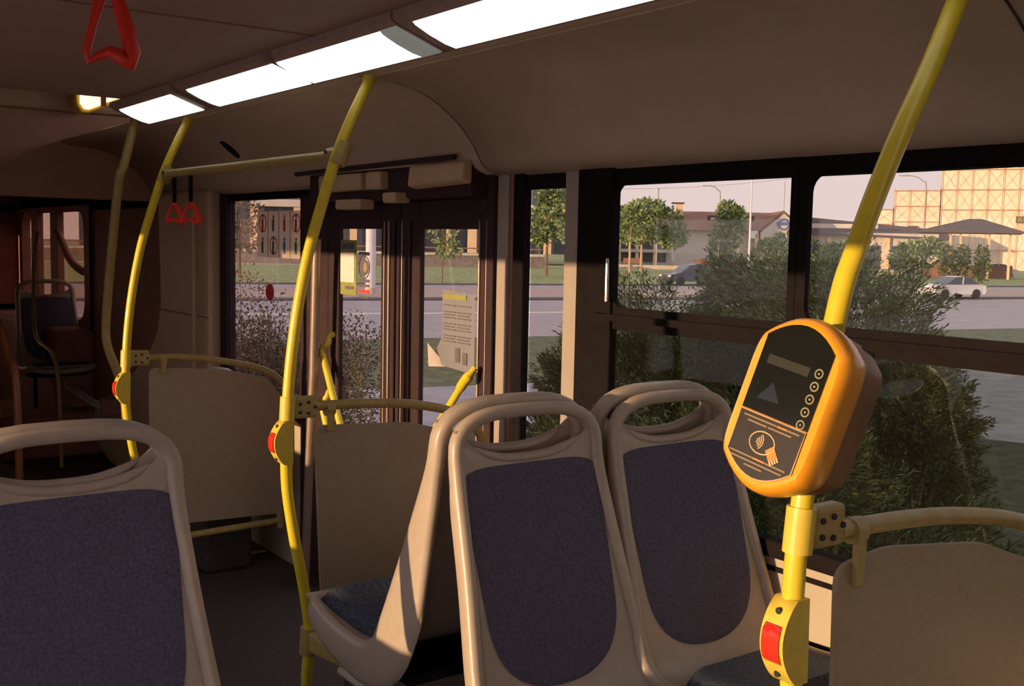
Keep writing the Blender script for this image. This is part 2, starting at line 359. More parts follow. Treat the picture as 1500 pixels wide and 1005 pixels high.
# front end: door leaf area, cab wall, windscreen wall, bulkhead
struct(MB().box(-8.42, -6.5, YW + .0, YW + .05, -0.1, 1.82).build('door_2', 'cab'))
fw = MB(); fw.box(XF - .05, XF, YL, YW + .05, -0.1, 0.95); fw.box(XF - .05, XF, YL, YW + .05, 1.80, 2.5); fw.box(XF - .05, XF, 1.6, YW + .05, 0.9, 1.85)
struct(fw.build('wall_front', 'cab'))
wn = sroot('window_5', (XF, 0.6, 0.95)); att(MB().box(XF - .03, XF - .025, YL, 1.62, 0.9, 1.85).build('pane', 'g_front'), wn)
struct(MB().box(-6.76, -6.70, YL, YW, 1.81, 2.31).build('wall_bulkhead', 'bulk', bevel=0.01))
struct(MB().box(-6.80, -6.66, YL, YW, 2.31, 2.46).build('trim_10', 'tan', bevel=0.02))
# tan trim panel with a swept foot
tp = [(-6.6, 1.86), (-6.57, 1.45), (-6.56, 1.2), (-6.63, 1.02), (-6.82, 0.86), (-7.2, 0.68), (-7.65, 0.5), (-8.05, 0.36), (-8.12, 0.25), (-8.05, 0.1), (-7.7, 0.0), (-5.75, 0.0), (-5.75, 1.86)]
struct(MB().prism([(x, YW - 0.09, z) for x, z in tp], (0, 0.12, 0)).build('wall_right_front', 'tan', bevel=0.03))
struct(MB().box(-6.58, -5.74, YW - 0.094, YW - .085, 1.155, 1.165).build('trim_11', 'cab'))
struct(MB().tube([(-5.92, YW - .1, 0.7), (-5.92, YW - .1, 1.8)], 0.018, 10).build('trim_12', 'tan', smooth=True))
# left wall (behind the lens): low wall, header, posts and panes that let the evening sun in
lw = MB(); lw.box(XF, -5.06, YL - .05, YL, 0.8, 1.765); lw.box(XF, XR, YL - .05, YL, -0.1, 0.80); lw.box(XF, XR, YL - .05, YL, 1.765, 2.5)
struct(lw.build('wall_left', 'lwall'))
wn = sroot('window_6', (-3, YL, 0.8))
for i, (a, b) in enumerate(((-5.06, -3.85), (-3.79, -2.35), (-2.29, -0.65), (-0.59, XR))):
    att(MB().box(a, b, YL - .03, YL - .025, 0.8, 1.765).build('pane', 'g_left'), wn)
for x in (-3.82, -2.32, -0.62):
    att(MB().box(x - .03, x + .03, YL - .05, YL, 0.8, 1.765).build('mullion', 'frame'), wn)
struct(MB().box(XR, XR + .05, YL - .05, YW + .05, -0.1, 2.5).build('wall_rear', 'lwall'))
struct(MB().box(XF - .05, XR + .05, YL - .1, YW + .1, 2.5, 2.56).build('roof', 'body'))

# ================================================================== CEILING LAMPS
def lamp(x0, x1, label, dim=None):
    t = thing('ceiling_lamp', label, 'lamp', ((x0 + x1) / 2, 1.55, 2.14), 0, 'ceiling lamps')
    h = MB(); sec = [(1.43, 2.199), (1.428, 2.178), (1.447, 2.167), (1.595, 2.115), (1.615, 2.117), (1.62, 2.15), (1.60, 2.199)]
    h.loft([[(x, y, z) for y, z in sec] for x in (x0 - .06, x1 + .06)]); att(h.build('housing', 'lamph', smooth=True, angle=30), t)
    ds = [(1.449, 2.169), (1.462, 2.157), (1.505, 2.137), (1.555, 2.119), (1.588, 2.112), (1.597, 2.117), (1.53, 2.142)]
    a, b = x0, x1
    d = MB(); d.loft([[(x, y, z) for y, z in ds] for x in (a, b)]); att(d.build('diffuser', 'lamp', smooth=True, angle=30), t)
    if dim: att(MB().loft([[(x, y, z - .0015) for y, z in ds] for x in dim]).build('end_cap', 'lampd', smooth=True, angle=30), t)
    return t
lamp(-5.06, -4.36, 'short white strip lamp at the far front end of the lamp line')
lamp(-4.18, -3.36, 'white strip lamp between the two near-left yellow pole tops')
lamp(-3.33, -2.60, 'white strip lamp just behind the middle pole top', (-2.64, -2.55))
lamp(-2.47, 1.2, 'longest white strip lamp, running out of the top edge of the photo')
t = thing('front_lamp', 'small bright lamp with a yellow rim below the front ceiling edge', 'lamp', (-6.5, 1.75, 2.4))
att(MB().loft([[(-6.62, y, z) for y, z in ((1.63, 2.46), (1.63, 2.34), (1.66, 2.29), (1.70, 2.29), (2.0, 2.42), (2.0, 2.46))], [(-6.52, y, z) for y, z in ((1.63, 2.46), (1.63, 2.34), (1.66, 2.29), (1.70, 2.29), (2.0, 2.42), (2.0, 2.46))]]).build('rim', 'yrim', bevel=.01), t)
att(MB().prism([(-6.515, y, z) for y, z in ((1.655, 2.45), (1.655, 2.345), (1.675, 2.315), (1.70, 2.312), (1.765, 2.34), (1.765, 2.45))], (0.012, 0, 0)).build('pane', 'lampw'), t)
att(MB().prism([(-6.515, y, z) for y, z in ((1.80, 2.45), (1.80, 2.36), (1.965, 2.43), (1.965, 2.45))], (0.012, 0, 0)).build('pane', 'lampw'), t)
att(MB().box(-6.52, -6.50, 1.768, 1.797, 2.34, 2.46).build('divider', 'cab'), t)

# ================================================================== YELLOW POLES
PZ = [(0.0, 1.437), (0.22, 1.44), (0.35, 1.450), (0.51, 1.429), (0.69, 1.394), (0.87, 1.370), (1.10, 1.374), (1.33, 1.398), (1.54, 1.438), (1.70, 1.484), (1.90, 1.552), (2.1, 1.648)]
PZC = [(0.0, 1.40), (.5, 1.38), (.923, 1.333), (1.077, 1.329), (1.205, 1.340), (1.33, 1.362), (1.522, 1.409), (1.597, 1.441), (1.673, 1.478), (1.784, 1.54), (1.9, 1.614), (2.018, 1.681), (2.1, 1.728)]
def poley(z, dy=0):
    if dy < 0: return lut(PZC, z)
    return lut(PZ, z) + dy
def pole(x, dy, label, z0=0.0, z1=2.115):
    t = thing('grab_pole', label, 'pole', (x, 1.437 + dy, z0), 0, 'yellow grab poles')
    tab_, dy0 = (PZC, 0) if dy < 0 else (PZ, dy)
    pts = curve([(x, y + dy0, z) for z, y in tab_ if z >= z0 - 0.01], 5)
    att(MB().tube(pts, 0.0175, 18).build('tube', 'yellow', smooth=True), t)
    pe = pts[-1]
    att(MB().tube([(x, pe.y - .004, pe.z - .008), (x, pe.y + .004, pe.z + .012)], 0.021, 16).build('top_flange', 'yellow2', smooth=True, angle=30), t)
    att(MB().tube([pts[0], pts[0] + Vector((0, 0, .025))], 0.035, 16).build('base_flange', 'yellow2', smooth=True, angle=30), t)
    return t
XA, XB, XC = -4.72, -3.06, -1.07
pole(XA, 0.0, 'far left sunlit yellow pole, ahead of the folding door')
pole(XB, 0.0, 'middle sunlit yellow pole, between the door and the seats')
pole(XC, -0.028, 'nearest yellow pole on the right, carrying the orange card reader')

def clamp(x, dy, z, t, ang=0.0):
    y = poley(z, dy); tl = (poley(z + .05, dy) - poley(z - .05, dy)) / .1
    d = Vector((0, tl, 1)).normalized(); c_ = Vector((x, y, z))
    att(MB().tube([c_ - d * .036, c_ + d * .036], 0.0235, 18).build('collar', 'yellow2', smooth=True, angle=30), t)
    ya, yb = y + .018, y + 0.095
    arm_ = att(MB().loft([[(x + sx, yy, z + sz) for sx, sz in ((-.016, -.034), (.016, -.034), (.016, .034), (-.016, .034))] for yy in (ya, (ya + yb) / 2, yb)]).build('clamp_arm', 'dull', bevel=.008), t)
    for (by, bz) in ((.035, .012), (.035, -.014), (.062, .016), (.062, -.018), (.085, 0.0)):
        sub(MB().disc((x + .0165, y + by, z + bz), (0, 1, 0), (0, 0, 1), .0052, .0052, .003, 10).build('bolt', 'rubber'), arm_)
# ---- partitions
def partition(x, dy, zc, label, corners, barpts, lowbar=None, tabs=()):
    t = thing('partition', label, 'partition', (x, 1.5, 0), 0, 'partitions beside the poles')
    pts = []
    for k in range(len(corners)):
        p0 = Vector(corners[k - 1]); p1 = Vector(corners[k]); p2 = Vector(corners[(k + 1) % len(corners)])
        r = 0.035
        a = p1 + (p0 - p1).normalized() * r; b = p1 + (p2 - p1).normalized() * r
        for j in range(5):
            s_ = j / 4; q = a * (1 - s_) ** 2 + p1 * 2 * s_ * (1 - s_) + b * s_ * s_; pts.append(q)
    att(MB().prism([(x - .006, q.x, q.y) for q in pts], (0.012, 0, 0)).build('panel', 'panel', bevel=.002), t)
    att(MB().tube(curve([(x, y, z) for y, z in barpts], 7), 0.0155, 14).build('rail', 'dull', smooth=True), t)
    clamp(x, dy, zc, t)
    for (ty, tz0, tz1) in tabs:
        m_ = MB().obox((x + .012, ty, (tz0 + tz1) / 2), (0, 1, 0), (0, 0, 1), (1, 0, 0), .011, (tz1 - tz0) / 2, .007)
        tb_ = att(m_.build('tab', 'dull', bevel=.003), t)
        sub(MB().tube([(x, ty - .014, tz1 - .0), (x, ty + .014, tz1 - .0)], 0.022, 12).build('tab_ring', 'dull', smooth=True, angle=30), tb_)
    if lowbar:
        att(MB().tube([(x, *lowbar[0]), (x, *lowbar[1])], 0.016, 12).build('lower_rail', 'dull', smooth=True), t)
        for q in lowbar:
            att(MB().box(x - .012, x + .016, q[0] - .014, q[0] + .014, q[1] - .035, q[1] + .055).build('bracket', 'dull', bevel=.004), t)
    return t
partition(XA, 0, 1.072, 'beige partition panel ahead of the door, hung from the far left pole', [(1.468, 1.028), (1.80, 1.005), (2.02, 0.95), (2.10, 0.84), (2.09, 0.30), (1.60, 0.315), (1.468, 0.33)],
          [(1.46, 1.072), (1.60, 1.068), (1.75, 1.05), (1.90, 1.02), (2.0, 0.99), (2.06, 0.955), (2.115, 0.90), (2.135, 0.83), (2.14, 0.4)], ((1.63, 0.255), (2.08, 0.265)), ((1.53, 1.0, 1.055), ))
partition(XB, 0, 1.082, 'beige partition panel behind the door, in front of the seat pair', [(1.462, 1.022), (1.80, 1.005), (2.02, 0.95), (2.10, 0.84), (2.09, 0.30), (1.60, 0.30), (1.492, 0.36)],
          [(1.46, 1.082), (1.60, 1.08), (1.78, 1.068), (1.93, 1.04), (2.02, 1.005), (2.085, 0.945), (2.115, 0.88), (2.13, 0.78), (2.135, 0.4)], None, ((1.515, 1.0, 1.07), ))
partition(XC, -.028, 1.165, 'dark beige partition panel at the lower right, beside the nearest pole', [(1.43, 1.09), (1.56, 1.105), (1.85, 1.07), (2.05, 1.0), (2.12, 0.9), (2.10, 0.30), (1.60, 0.30), (1.45, 0.36)],
          [(1.43, 1.150), (1.58, 1.146), (1.75, 1.132), (1.93, 1.103), (2.03, 1.07), (2.10, 1.0), (2.13, 0.9), (2.14, 0.4)], None, ((1.475, 1.055, 1.145), ))
# ---- stop buttons
def stop_button(x, dy, z, label):
    y0 = poley(z, dy); t = thing('stop_button', label, 'button', (x, y0, z), 0, 'red stop buttons')
    H = 0.068
    def sec(tz, k0, k1, hw, out):
        zz = z - H + 2 * H * tz; yc = poley(zz, dy)
        b = yc - 0.016 - 0.034 * math.sin(math.pi * tz) ** 0.8 - out
        r = []
        for j in range(9):
            a = math.pi * j / 8; r.append((x + hw * (1 if abs(math.cos(a)) > .3 else abs(math.cos(a)) / .3) * (1 if math.cos(a) > 0 else -1), lerp(yc + .012, b, min(1, math.sin(a) * 1.6)), zz))
        return r
    body = MB().loft([sec(i / 14, 0, 0, .0225, 0.0) for i in range(15)]); bd_ = att(body.build('body', 'yellow2', smooth=True, angle=50), t)
    red = MB().loft([sec(0.27 + 0.46 * i / 8, 0, 0, .0165, (0.0045 if 0 < i < 8 else 0.0)) for i in range(9)]); sub(red.build('button', 'red', smooth=True, angle=50), bd_)
    for tz in (0.13, 0.87):
        zz = z - H + 2 * H * tz; yc = poley(zz, dy) - 0.016 - 0.034 * math.sin(math.pi * tz) ** .8
        sub(MB().disc((x, yc + .002, zz), (1, 0, 0), (0, 0, 1), .0055, .0055, .005, 12).build('screw', 'rubber'), bd_)
stop_button(XC, -.028, 0.992, 'large red stop button in a yellow housing, on the nearest pole')
stop_button(XB, 0, 0.978, 'red stop button seen side-on on the middle pole, under its clamp')
stop_button(XA, 0, 0.945, 'small red stop button on the far left pole')
# ---- overhead bar between the two poles
t = thing('overhead_bar', 'yellow overhead bar joining the two left poles', 'bar', (-3.9, 1.56, 1.86))
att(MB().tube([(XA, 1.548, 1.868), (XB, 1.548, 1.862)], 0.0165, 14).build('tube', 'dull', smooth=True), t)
for x in (XA, XB):
    att(MB().tube([(x, 1.535, 1.832), (x, 1.563, 1.90)], 0.026, 16).build('collar', 'dull', smooth=True, angle=30), t)
    sx = 1 if x == XA else -1
    att(MB().tube([(x, 1.548, 1.866), (x + sx * .07, 1.548, 1.866)], 0.022, 14).build('socket', 'dull', smooth=True, angle=30), t)
    att(MB().disc((x + sx * .05, 1.524, 1.872), (1, 0, 0), (0, 0, 1), .006, .006, .004, 8).build('bolt', 'rubber'), t)
# ---- hanging handles
def strap(x, y, ztop, zring, w, label, m1, m2, ax=(0, 1, 0), group='hanging strap handles', rw=.052, rh=.085, gr=.0085):
    t = thing('strap_handle', label, 'handle', (x, y, ztop), 0, group)
    a = Vector(ax).normalized(); n = a.cross(Vector((0, 0, 1)))
    c0 = Vector((x, y, 0))
    rows = []
    for (z, ww) in ((ztop, w), (lerp(ztop, zring, .6), w), (zring + .01, w * .8), (zring - .012, w * .55)):
        rows.append([c0 + a * sx + n * sy + Vector((0, 0, z)) for sx, sy in ((-ww, -.004), (ww, -.004), (ww, .004), (-ww, .004))])
    att(MB().loft(rows).build('strap', m1, bevel=.002), t)
    pts = []
    for (px, pz) in ((0, 0), (.35, -.12), (.7, -.5), (1, -.85), (.9, -1), (.5, -.92), (0, -.86), (-.5, -.92), (-.9, -1), (-1, -.85), (-.7, -.5), (-.35, -.12)):
        pts.append(c0 + a * px * rw + Vector((0, 0, zring + pz * rh)))
    att(MB().tube(pts, [gr * (1.45 if (p - c0).dot(a) > .02 else (.75 if (p - c0).dot(a) < -.02 else 1.1)) for p in pts], 10, closed=True).build('grip', m2, smooth=True), t)
strap(-2.5, 0.700, 2.2, 2.145, .017, 'bright red strap handle hanging from the ceiling at top left', 'redp', 'redp', (0.35, 0.9, 0), rw=.048, rh=.165, gr=.0125)
strap(-4.60, 1.548, 1.85, 1.735, .011, 'dark strap with dull red grip on the overhead bar, nearest the far pole', 'frame', 'redp', (1, .3, 0), rw=.06, rh=.075)
strap(-4.40, 1.548, 1.85, 1.735, .011, 'dark strap with dull red grip on the overhead bar, second from the far pole', 'frame', 'redp', (1, .3, 0), rw=.06, rh=.075)
# ---- far rails
def rail(name, label, cat, pts, r, m, n=6):
    return tag(MB().tube(curve(pts, n), r, 12).build(name, m, smooth=True), label, cat)
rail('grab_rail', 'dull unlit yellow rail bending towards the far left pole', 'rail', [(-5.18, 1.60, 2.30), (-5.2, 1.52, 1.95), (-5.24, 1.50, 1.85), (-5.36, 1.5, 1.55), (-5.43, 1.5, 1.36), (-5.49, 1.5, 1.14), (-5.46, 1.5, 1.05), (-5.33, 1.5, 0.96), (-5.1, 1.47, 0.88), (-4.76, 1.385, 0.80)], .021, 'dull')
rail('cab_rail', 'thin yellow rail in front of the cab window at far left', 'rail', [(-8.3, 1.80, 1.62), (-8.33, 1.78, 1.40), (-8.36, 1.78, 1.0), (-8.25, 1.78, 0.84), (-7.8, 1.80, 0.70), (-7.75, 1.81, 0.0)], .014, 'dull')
rail('amber_rail', 'short orange curved rail at the left edge of the photo', 'rail', [(-6.55, 1.22, 1.10), (-6.42, 1.2, 1.08), (-6.27, 1.2, 0.95), (-6.07, 1.2, 0.80), (-6.05, 1.2, 0.0)], .02, 'amber')

# ================================================================== SEATS
# stations along the spine: x' (towards the sitter's front), z, half width, rim depth
SP = [(0.0, 1.13, .213, .034), (0.012, 1.07, .214, .038), (0.045, .97, .220, .060), (0.082, .86, .228, .085), (0.115, .76, .238, .11), (0.142, .68, .246, .115), (0.168, .625, .25, .10),
      (0.215, .595, .25, .085), (0.30, .592, .25, .075), (0.40, .605, .248, .065), (0.47, .622, .24, .055)]
def seat_geom(dmax, xs=1.0, ds=1.0):
    pts = []   # left half from nose to the top, then mirrored
    sp = curve([(a * xs, b, c_) for a, b, c_, d in SP], 3); dp = []
    for i in range(len(SP) - 1):
        for k in range(3): dp.append(lerp(SP[i][3], SP[i + 1][3], k / 3))
    dp.append(SP[-1][3])
    N = len(sp)
    st = []
    for i in range(N):
        a = sp[max(i - 1, 0)]; b = sp[min(i + 1, N - 1)]
        tx, tz = b.x - a.x, b.y - a.y; L = math.hypot(tx, tz); tx /= L; tz /= L
        st.append(dict(x=sp[i].x, z=sp[i].y, w=sp[i].z, d=min(dp[i] * ds, dmax), tx=tx, tz=tz, bx=tz, bz=-tx))  # b = backwards
    return st
def back_vec(s): return Vector((s['bx'], 0, s['bz']))
def make_seat(label, dmax, loc, rz, group, xs=1.0, ds=1.0):
    t = thing('bus_seat', label, 'seat', (0, 0, 0), 0, group)
    st = seat_geom(dmax, xs, ds)
    # closed rim path
    path = []   # (pos, outward, back, depth)
    s = st[-1]
    nose = [( .055, 0.0), (.05, .55), (.03, .88)]
    for (dx, k) in nose: path.append((Vector((s['x'] + dx, k * s['w'], s['z'] - .028 * (1 - k ** 3))), Vector((1 - k ** 3, k, 0)), back_vec(s), s['d'] * .8))
    for s in reversed(st): path.append((Vector((s['x'], s['w'], s['z'])), Vector((0, 1, 0)), back_vec(s), s['d']))
    s = st[0]; n = 9; ht = 0.106
    for j in range(1, n + 1):
        a = math.pi / 2 * j / n
        yy = s['w'] * max(0, math.cos(a)) ** 0.62; zz = ht * math.sin(a) ** 0.86
        o = Vector((0, math.cos(a) * .8, math.sin(a))).normalized()
        path.append((Vector((s['x'] - .012 * zz / ht, yy, s['z'] + zz)), o, Vector((-1, 0, 0)), s['d']))
    mir = [(Vector((p.x, -p.y, p.z)), Vector((o.x, -o.y, o.z)), b, d) for (p, o, b, d) in path[1:-1]]
    full = path + mir[::-1]
    rings = []
    for i, (p, o, b, d) in enumerate(full):
        o = (o - b * o.dot(b)).normalized(); r = []
        for k in range(12):
            a = 2 * math.pi * k / 12; ca, sa = math.cos(a), math.sin(a)
            e1 = math.copysign(abs(ca) ** .75, ca); e2 = math.copysign(abs(sa) ** .75, sa)
            r.append(p - o * .015 + o * e1 * .0165 + b * (d / 2 - .014 + e2 * (d / 2)))
        rings.append(r)
    rings.append(rings[0])
    rim = MB().loft(rings, True, False).build('rim', 'shell', t, smooth=True, angle=70)
    # shell sheet with the lower edge of the hand hole
    NC = 17; rows = []
    def pos(s, f, off): return Vector((s['x'], f * (s['w'] - .012), s['z'])) + back_vec(s) * off
    def dish(f): return .003 + .010 * (1 - abs(f) ** 2.5)
    lip = []
    for f in [(-1 + 2 * j / (NC - 1)) for j in range(NC)]:
        s = st[0]; z = s['z'] - .020 + .078 * abs(f) ** 2.8
        lip.append(Vector((s['x'] - .004, f * (s['w'] - .013), z)) + Vector((-1, 0, 0)) * dish(f) * .7)
    rows.append(lip)
    for s in st[1:]: rows.append([pos(s, -1 + 2 * j / (NC - 1), dish(-1 + 2 * j / (NC - 1))) for j in range(NC)])
    s = st[-1]; rows.append([pos(s, -1 + 2 * j / (NC - 1), .01) + Vector((.045, 0, .01)) for j in range(NC)])
    MB().grid(rows).build('shell', 'shell', t, smooth=True, solid=.010, angle=80)
    MB().tube(lip[2:-2], [.004, .009] + [.0115] * 9 + [.009, .004], 10).build('hand_grip', 'shell', t, smooth=True)
    # back insert and cushion: rounded pads on the shell
    def pad(name, i0, i1, w0, w1, e0, e1, m, lift):
        K = 28; grid = []
        fl = lambda u_: st[0]
        for k in range(K + 1):
            v = (1 - math.cos(math.pi * k / K)) / 2; q = lerp(i0, i1, v); ia = min(int(q), len(st) - 2); ft = q - ia
            sa, sb = st[ia], st[ia + 1]; s = {kk: lerp(sa[kk], sb[kk], ft) for kk in sa}
            c1 = max(0.0, 1 - (max(0, e0 - v) / e0) ** 2.4) ** (1 / 2.4) if e0 > 0 else 1
            c2 = max(0.0, 1 - (max(0, v - (1 - e1)) / e1) ** 2.2) ** (1 / 2.2) if e1 > 0 else 1
            hw = max(.012, lerp(w0, w1, v) * min(c1, c2) if False else lerp(w0, w1, v) * (1 - (1 - c1) * .55) * c2)
            row = []
            for j in range(NC):
                f = -1 + 2 * j / (NC - 1); y = f * hw; ff = y / (s['w'] - .012)
                edge = 1 - max(abs(f) ** 14, 0 if 0.02 < v < .985 else 1)
                row.append(Vector((s['x'], y, s['z'])) + back_vec(s) * (dish(ff) - .007 - lift * edge))
            grid.append(row)
        return MB().grid(grid).build(name, m, t, smooth=True, angle=80)
    pad('back_pad', 1.7, 17.5, .196, .172, .10, .42, 'fabric', .004)
    pad('cushion', 21.5, 30.6, .19, .212, .22, .10, 'cushion', .030)
    # frame below the pan
    for sy in (-.15, .15):
        MB().tube([(0.30, sy, .56), (0.30, sy, .30)], .014, 8).build('leg', 'frame', t, smooth=True)
    MB().box(.1, .40, -.2, .2, .535, .56).build('seat_frame', 'frame', t)
    t.location = loc; t.rotation_euler = (0, 0, rz)
    return t
def copy_tree(o, par=None):
    c_ = o.copy(); COL.objects.link(c_)
    if par is not None: c_.parent = par
    for ch in o.children: copy_tree(ch, c_)
    return c_
G1 = 'seat pairs set back to back'
xm = -1.978
rear = make_seat('rear-facing seat nearest the aisle on the right, dark pad towards the lens', .05, (xm + .020, 1.476, 0), 0, G1)
def place(src, loc, rz, label):
    c_ = copy_tree(src); c_.location = loc; c_.rotation_euler = (0, 0, rz); c_['label'] = label; return c_
place(rear, (xm + .020, 1.935, 0), 0, 'rear-facing seat nearest the right windows, between its neighbour and the card reader')
fwd = make_seat('forward-facing aisle seat on the right, sunlit side and dark cushion showing', .15, (xm - .048, 1.462, 0.018), math.pi, G1, 1.18, 1.35)
place(fwd, (xm - .048, 1.92, 0.018), math.pi, 'forward-facing seat by the right windows, only its rounded top showing')
XL = -2.19
place(rear, (XL + .02, 0.528, -0.008), 0, 'rear-facing seat at the lower left corner, cut by the photo edge')
place(fwd, (XL - .03, 0.518, 0.0), math.pi, 'forward-facing seat at lower left, only its top rim showing over the nearer seat')
place(rear, (-8.75, 1.95, 0.02), 0, 'small distant seat with an oval hand hole, before the cab window')
# podiums
struct(MB().box(-2.86, -1.2, 1.46, YW, 0, 0.30).build('trim_13', 'floor', bevel=.02))
struct(MB().tube([(-2.86, 1.46, .30), (-1.2, 1.46, .30)], .014, 8).build('trim_14', 'lwall', smooth=True))
struct(MB().box(-3.05, -1.3, YL, .78, 0, 0.30).build('trim_15', 'floor', bevel=.02))
struct(MB().box(-9.0, -8.1, 1.5, YW, 0, 0.32).build('trim_16', 'cab', bevel=.02))
# seat bracket on the middle pole
t = thing('pole_bracket', 'dull yellow bracket tying the middle pole foot to the seat base', 'bracket', (XB, 1.45, .33))
att(MB().tube([(XB, 1.447, .29), (XB, 1.452, .375)], .03, 16).build('collar', 'dull', smooth=True, angle=30), t)
att(MB().loft([[(XB + .01, 1.435, z) for z in (.30, .37)] + [(XB + .01, 1.465, z) for z in (.37, .30)], [(XB + .14, 1.44, z) for z in (.31, .365)] + [(XB + .14, 1.46, z) for z in (.365, .31)], [(XB + .24, 1.46, z) for z in (.31, .33)] + [(XB + .24, 1.48, z) for z in (.33, .31)]]).build('arm', 'dull', bevel=.01), t)

# ================================================================== CARD READER
def reader():
    t = thing('card_reader', 'orange card reader with a black screen, clamped to the nearest yellow pole', 'card reader', (-1.075, 1.30, 1.36))
    c_ = Vector((-1.045, 1.283, 1.362)); tilt = math.radians(14); roll = math.radians(10); yaw = math.radians(4)
    n = Vector((math.sin(yaw), -math.cos(yaw) * math.cos(tilt), math.sin(tilt))).normalized()
    r0 = Vector((0, 0, 1)).cross(n); r0 = (Vector((1, 0, 0)) - n * n.x).normalized()
    u0 = n.cross(r0).normalized()
    if u0.z < 0: u0 = -u0
    r = r0 * math.cos(roll) - u0 * math.sin(roll); u = u0 * math.cos(roll) + r0 * math.sin(roll)
    def L(x, y, z): return c_ + r * x + u * y + n * z
    def outl(a, b0, h, z, sc=1.0):
        top = [(a * (1 - 2 * k / 8), b0 + h * (1 - (1 - 2 * k / 8) ** 2)) for k in range(9)]
        P_ = top + [(-x, -y) for x, y in top]
        for _ in range(2):
            Q_ = []
            for k in range(len(P_)):
                p, q2 = P_[k], P_[(k + 1) % len(P_)]
                f1 = .25 if math.dist(p, q2) < .06 else .10
                Q_ += [(lerp(p[0], q2[0], f1), lerp(p[1], q2[1], f1)), (lerp(p[0], q2[0], 1 - f1), lerp(p[1], q2[1], 1 - f1))]
            P_ = Q_
        return [L(x * sc, y * sc, z) for x, y in P_]
    A, B0, Hh = .083, .092, .046
    prof = [(-.084, .80), (-.078, .90), (-.045, .93), (-.018, .93)]
    att(MB().loft([outl(A, B0, Hh, z, s_) for z, s_ in prof]).build('back_case', 'brown', smooth=True, angle=50), t)  # rear of the orange housing; the brown carries its shade
    prof = [(-.028, .90), (-.022, .955), (-.005, .985), (.012, 1.0), (.026, .985), (.036, .95), (.041, .90), (.0405, .87)]
    att(MB().loft([outl(A, B0, Hh, z, s_) for z, s_ in prof]).build('front_case', 'orange', smooth=True, angle=50), t)
    # screen recess: flat-sided with arched top
    W2 = .0615; yt = .094; yd = -.022; yb = -.088
    top = [(-W2, yt)] + [(-W2 + 2 * W2 * k / 10, yt + .028 * (1 - (2 * k / 10 - 1) ** 2)) for k in range(1, 10)] + [(W2, yt)]
    scr = top + [(W2, yd), (-W2, yd)]
    sc_ = att(MB().prism([L(x, y, .0385) for x, y in scr], n * .0038).build('screen', 'screen'), t)
    bot = [(-W2, yd - .002), (W2, yd - .002), (W2, yb)] + [(W2 - 2 * W2 * k / 10, yb - .028 * (1 - (2 * k / 10 - 1) ** 2)) for k in range(1, 10)] + [(-W2, yb)]
    cp_ = att(MB().prism([L(x, y, .0385) for x, y in bot], n * .0042).build('card_plate', 'card'), t)
    sub(MB().tube([L(x * .985, y, .0428) for x, y in bot], .0011, 6, closed=True).build('plate_outline', 'print_'), cp_)
    sub(MB().prism([L(x, y, .0421) for x, y in ((-.046, .066), (.030, .066), (.030, .052), (-.046, .052))], n * .0006).build('screen_header', 'screenl'), sc_)
    sub(MB().prism([L(x, y, .0421) for x, y in ((-.022, .028), (.0, .0), (-.042, -.002))], n * .0006).build('screen_glyph', 'screenb'), sc_)
    for k in range(5):
        yy = .062 - .0195 * k
        sub(MB().ring(L(.047, yy, .0424), r, u, .0052, .0074, .0007, 18).build('key_ring', 'ring', smooth=False), sc_)
        sub(MB().disc(L(.047, yy, .0424), r, u, .0018, .0018, .0009, 10).build('key_dot', 'ring'), sc_)
    # touch symbol: oval, waves, hand with a card
    sub(MB().tube([L(-.004 + .023 * math.cos(a), -.062 + .0165 * math.sin(a), .043) for a in [2 * math.pi * k / 28 for k in range(28)]], .0011, 6, closed=True).build('symbol_oval', 'print_'), cp_)
    for k, rr in enumerate((.004, .0075, .011, .0145)):
        sub(MB().tube([L(-.017 + rr * math.cos(a), -.061 + rr * math.sin(a), .043) for a in [math.radians(-48 + 96 * i / 9) for i in range(10)]], .0010, 6).build('symbol_wave', 'print_'), cp_)
    ca, sa = math.cos(math.radians(-48)), math.sin(math.radians(-48))
    def q(x, y, z=.0428): return L(.020 + x * ca - y * sa, -.074 + x * sa + y * ca, z)
    sub(MB().prism([q(-.012, -.008), q(.006, -.008), q(.006, .008), q(-.012, .008)], n * .001).build('symbol_card', 'printo'), cp_)
    for k in range(4):
        yy = -.0065 + .0043 * k
        sub(MB().prism([q(.006, yy - .0014), q(.013, yy - .0014), q(.013, yy + .0014), q(.006, yy + .0014)], n * .0011).build('symbol_finger', 'print_'), cp_)
    def tl(x0, x1, y, m='prints'):
        sub(MB().prism([L(x, yy, .0428) for x, yy in ((x0, y - .0012), (x1, y - .0012), (x1, y + .0012), (x0, y + .0012))], n * .0005).build('text_line', m), cp_)
    tl(-.052, .010, -.031); tl(.011, .030, -.031, 'printo'); tl(.031, .052, -.031); tl(-.042, -.006, -.0375); tl(-.003, .040, -.0375)
    tl(-.056, -.012, -.088); tl(-.011, .012, -.088, 'printo'); tl(.013, .050, -.088); tl(-.052, .046, -.0945); tl(-.022, .012, -.101)
    att(MB().obox(L(0.008, .02, -.075), r, u, n, .03, .10, .02).build('pole_mount', 'rubber', bevel=.006), t)
reader()

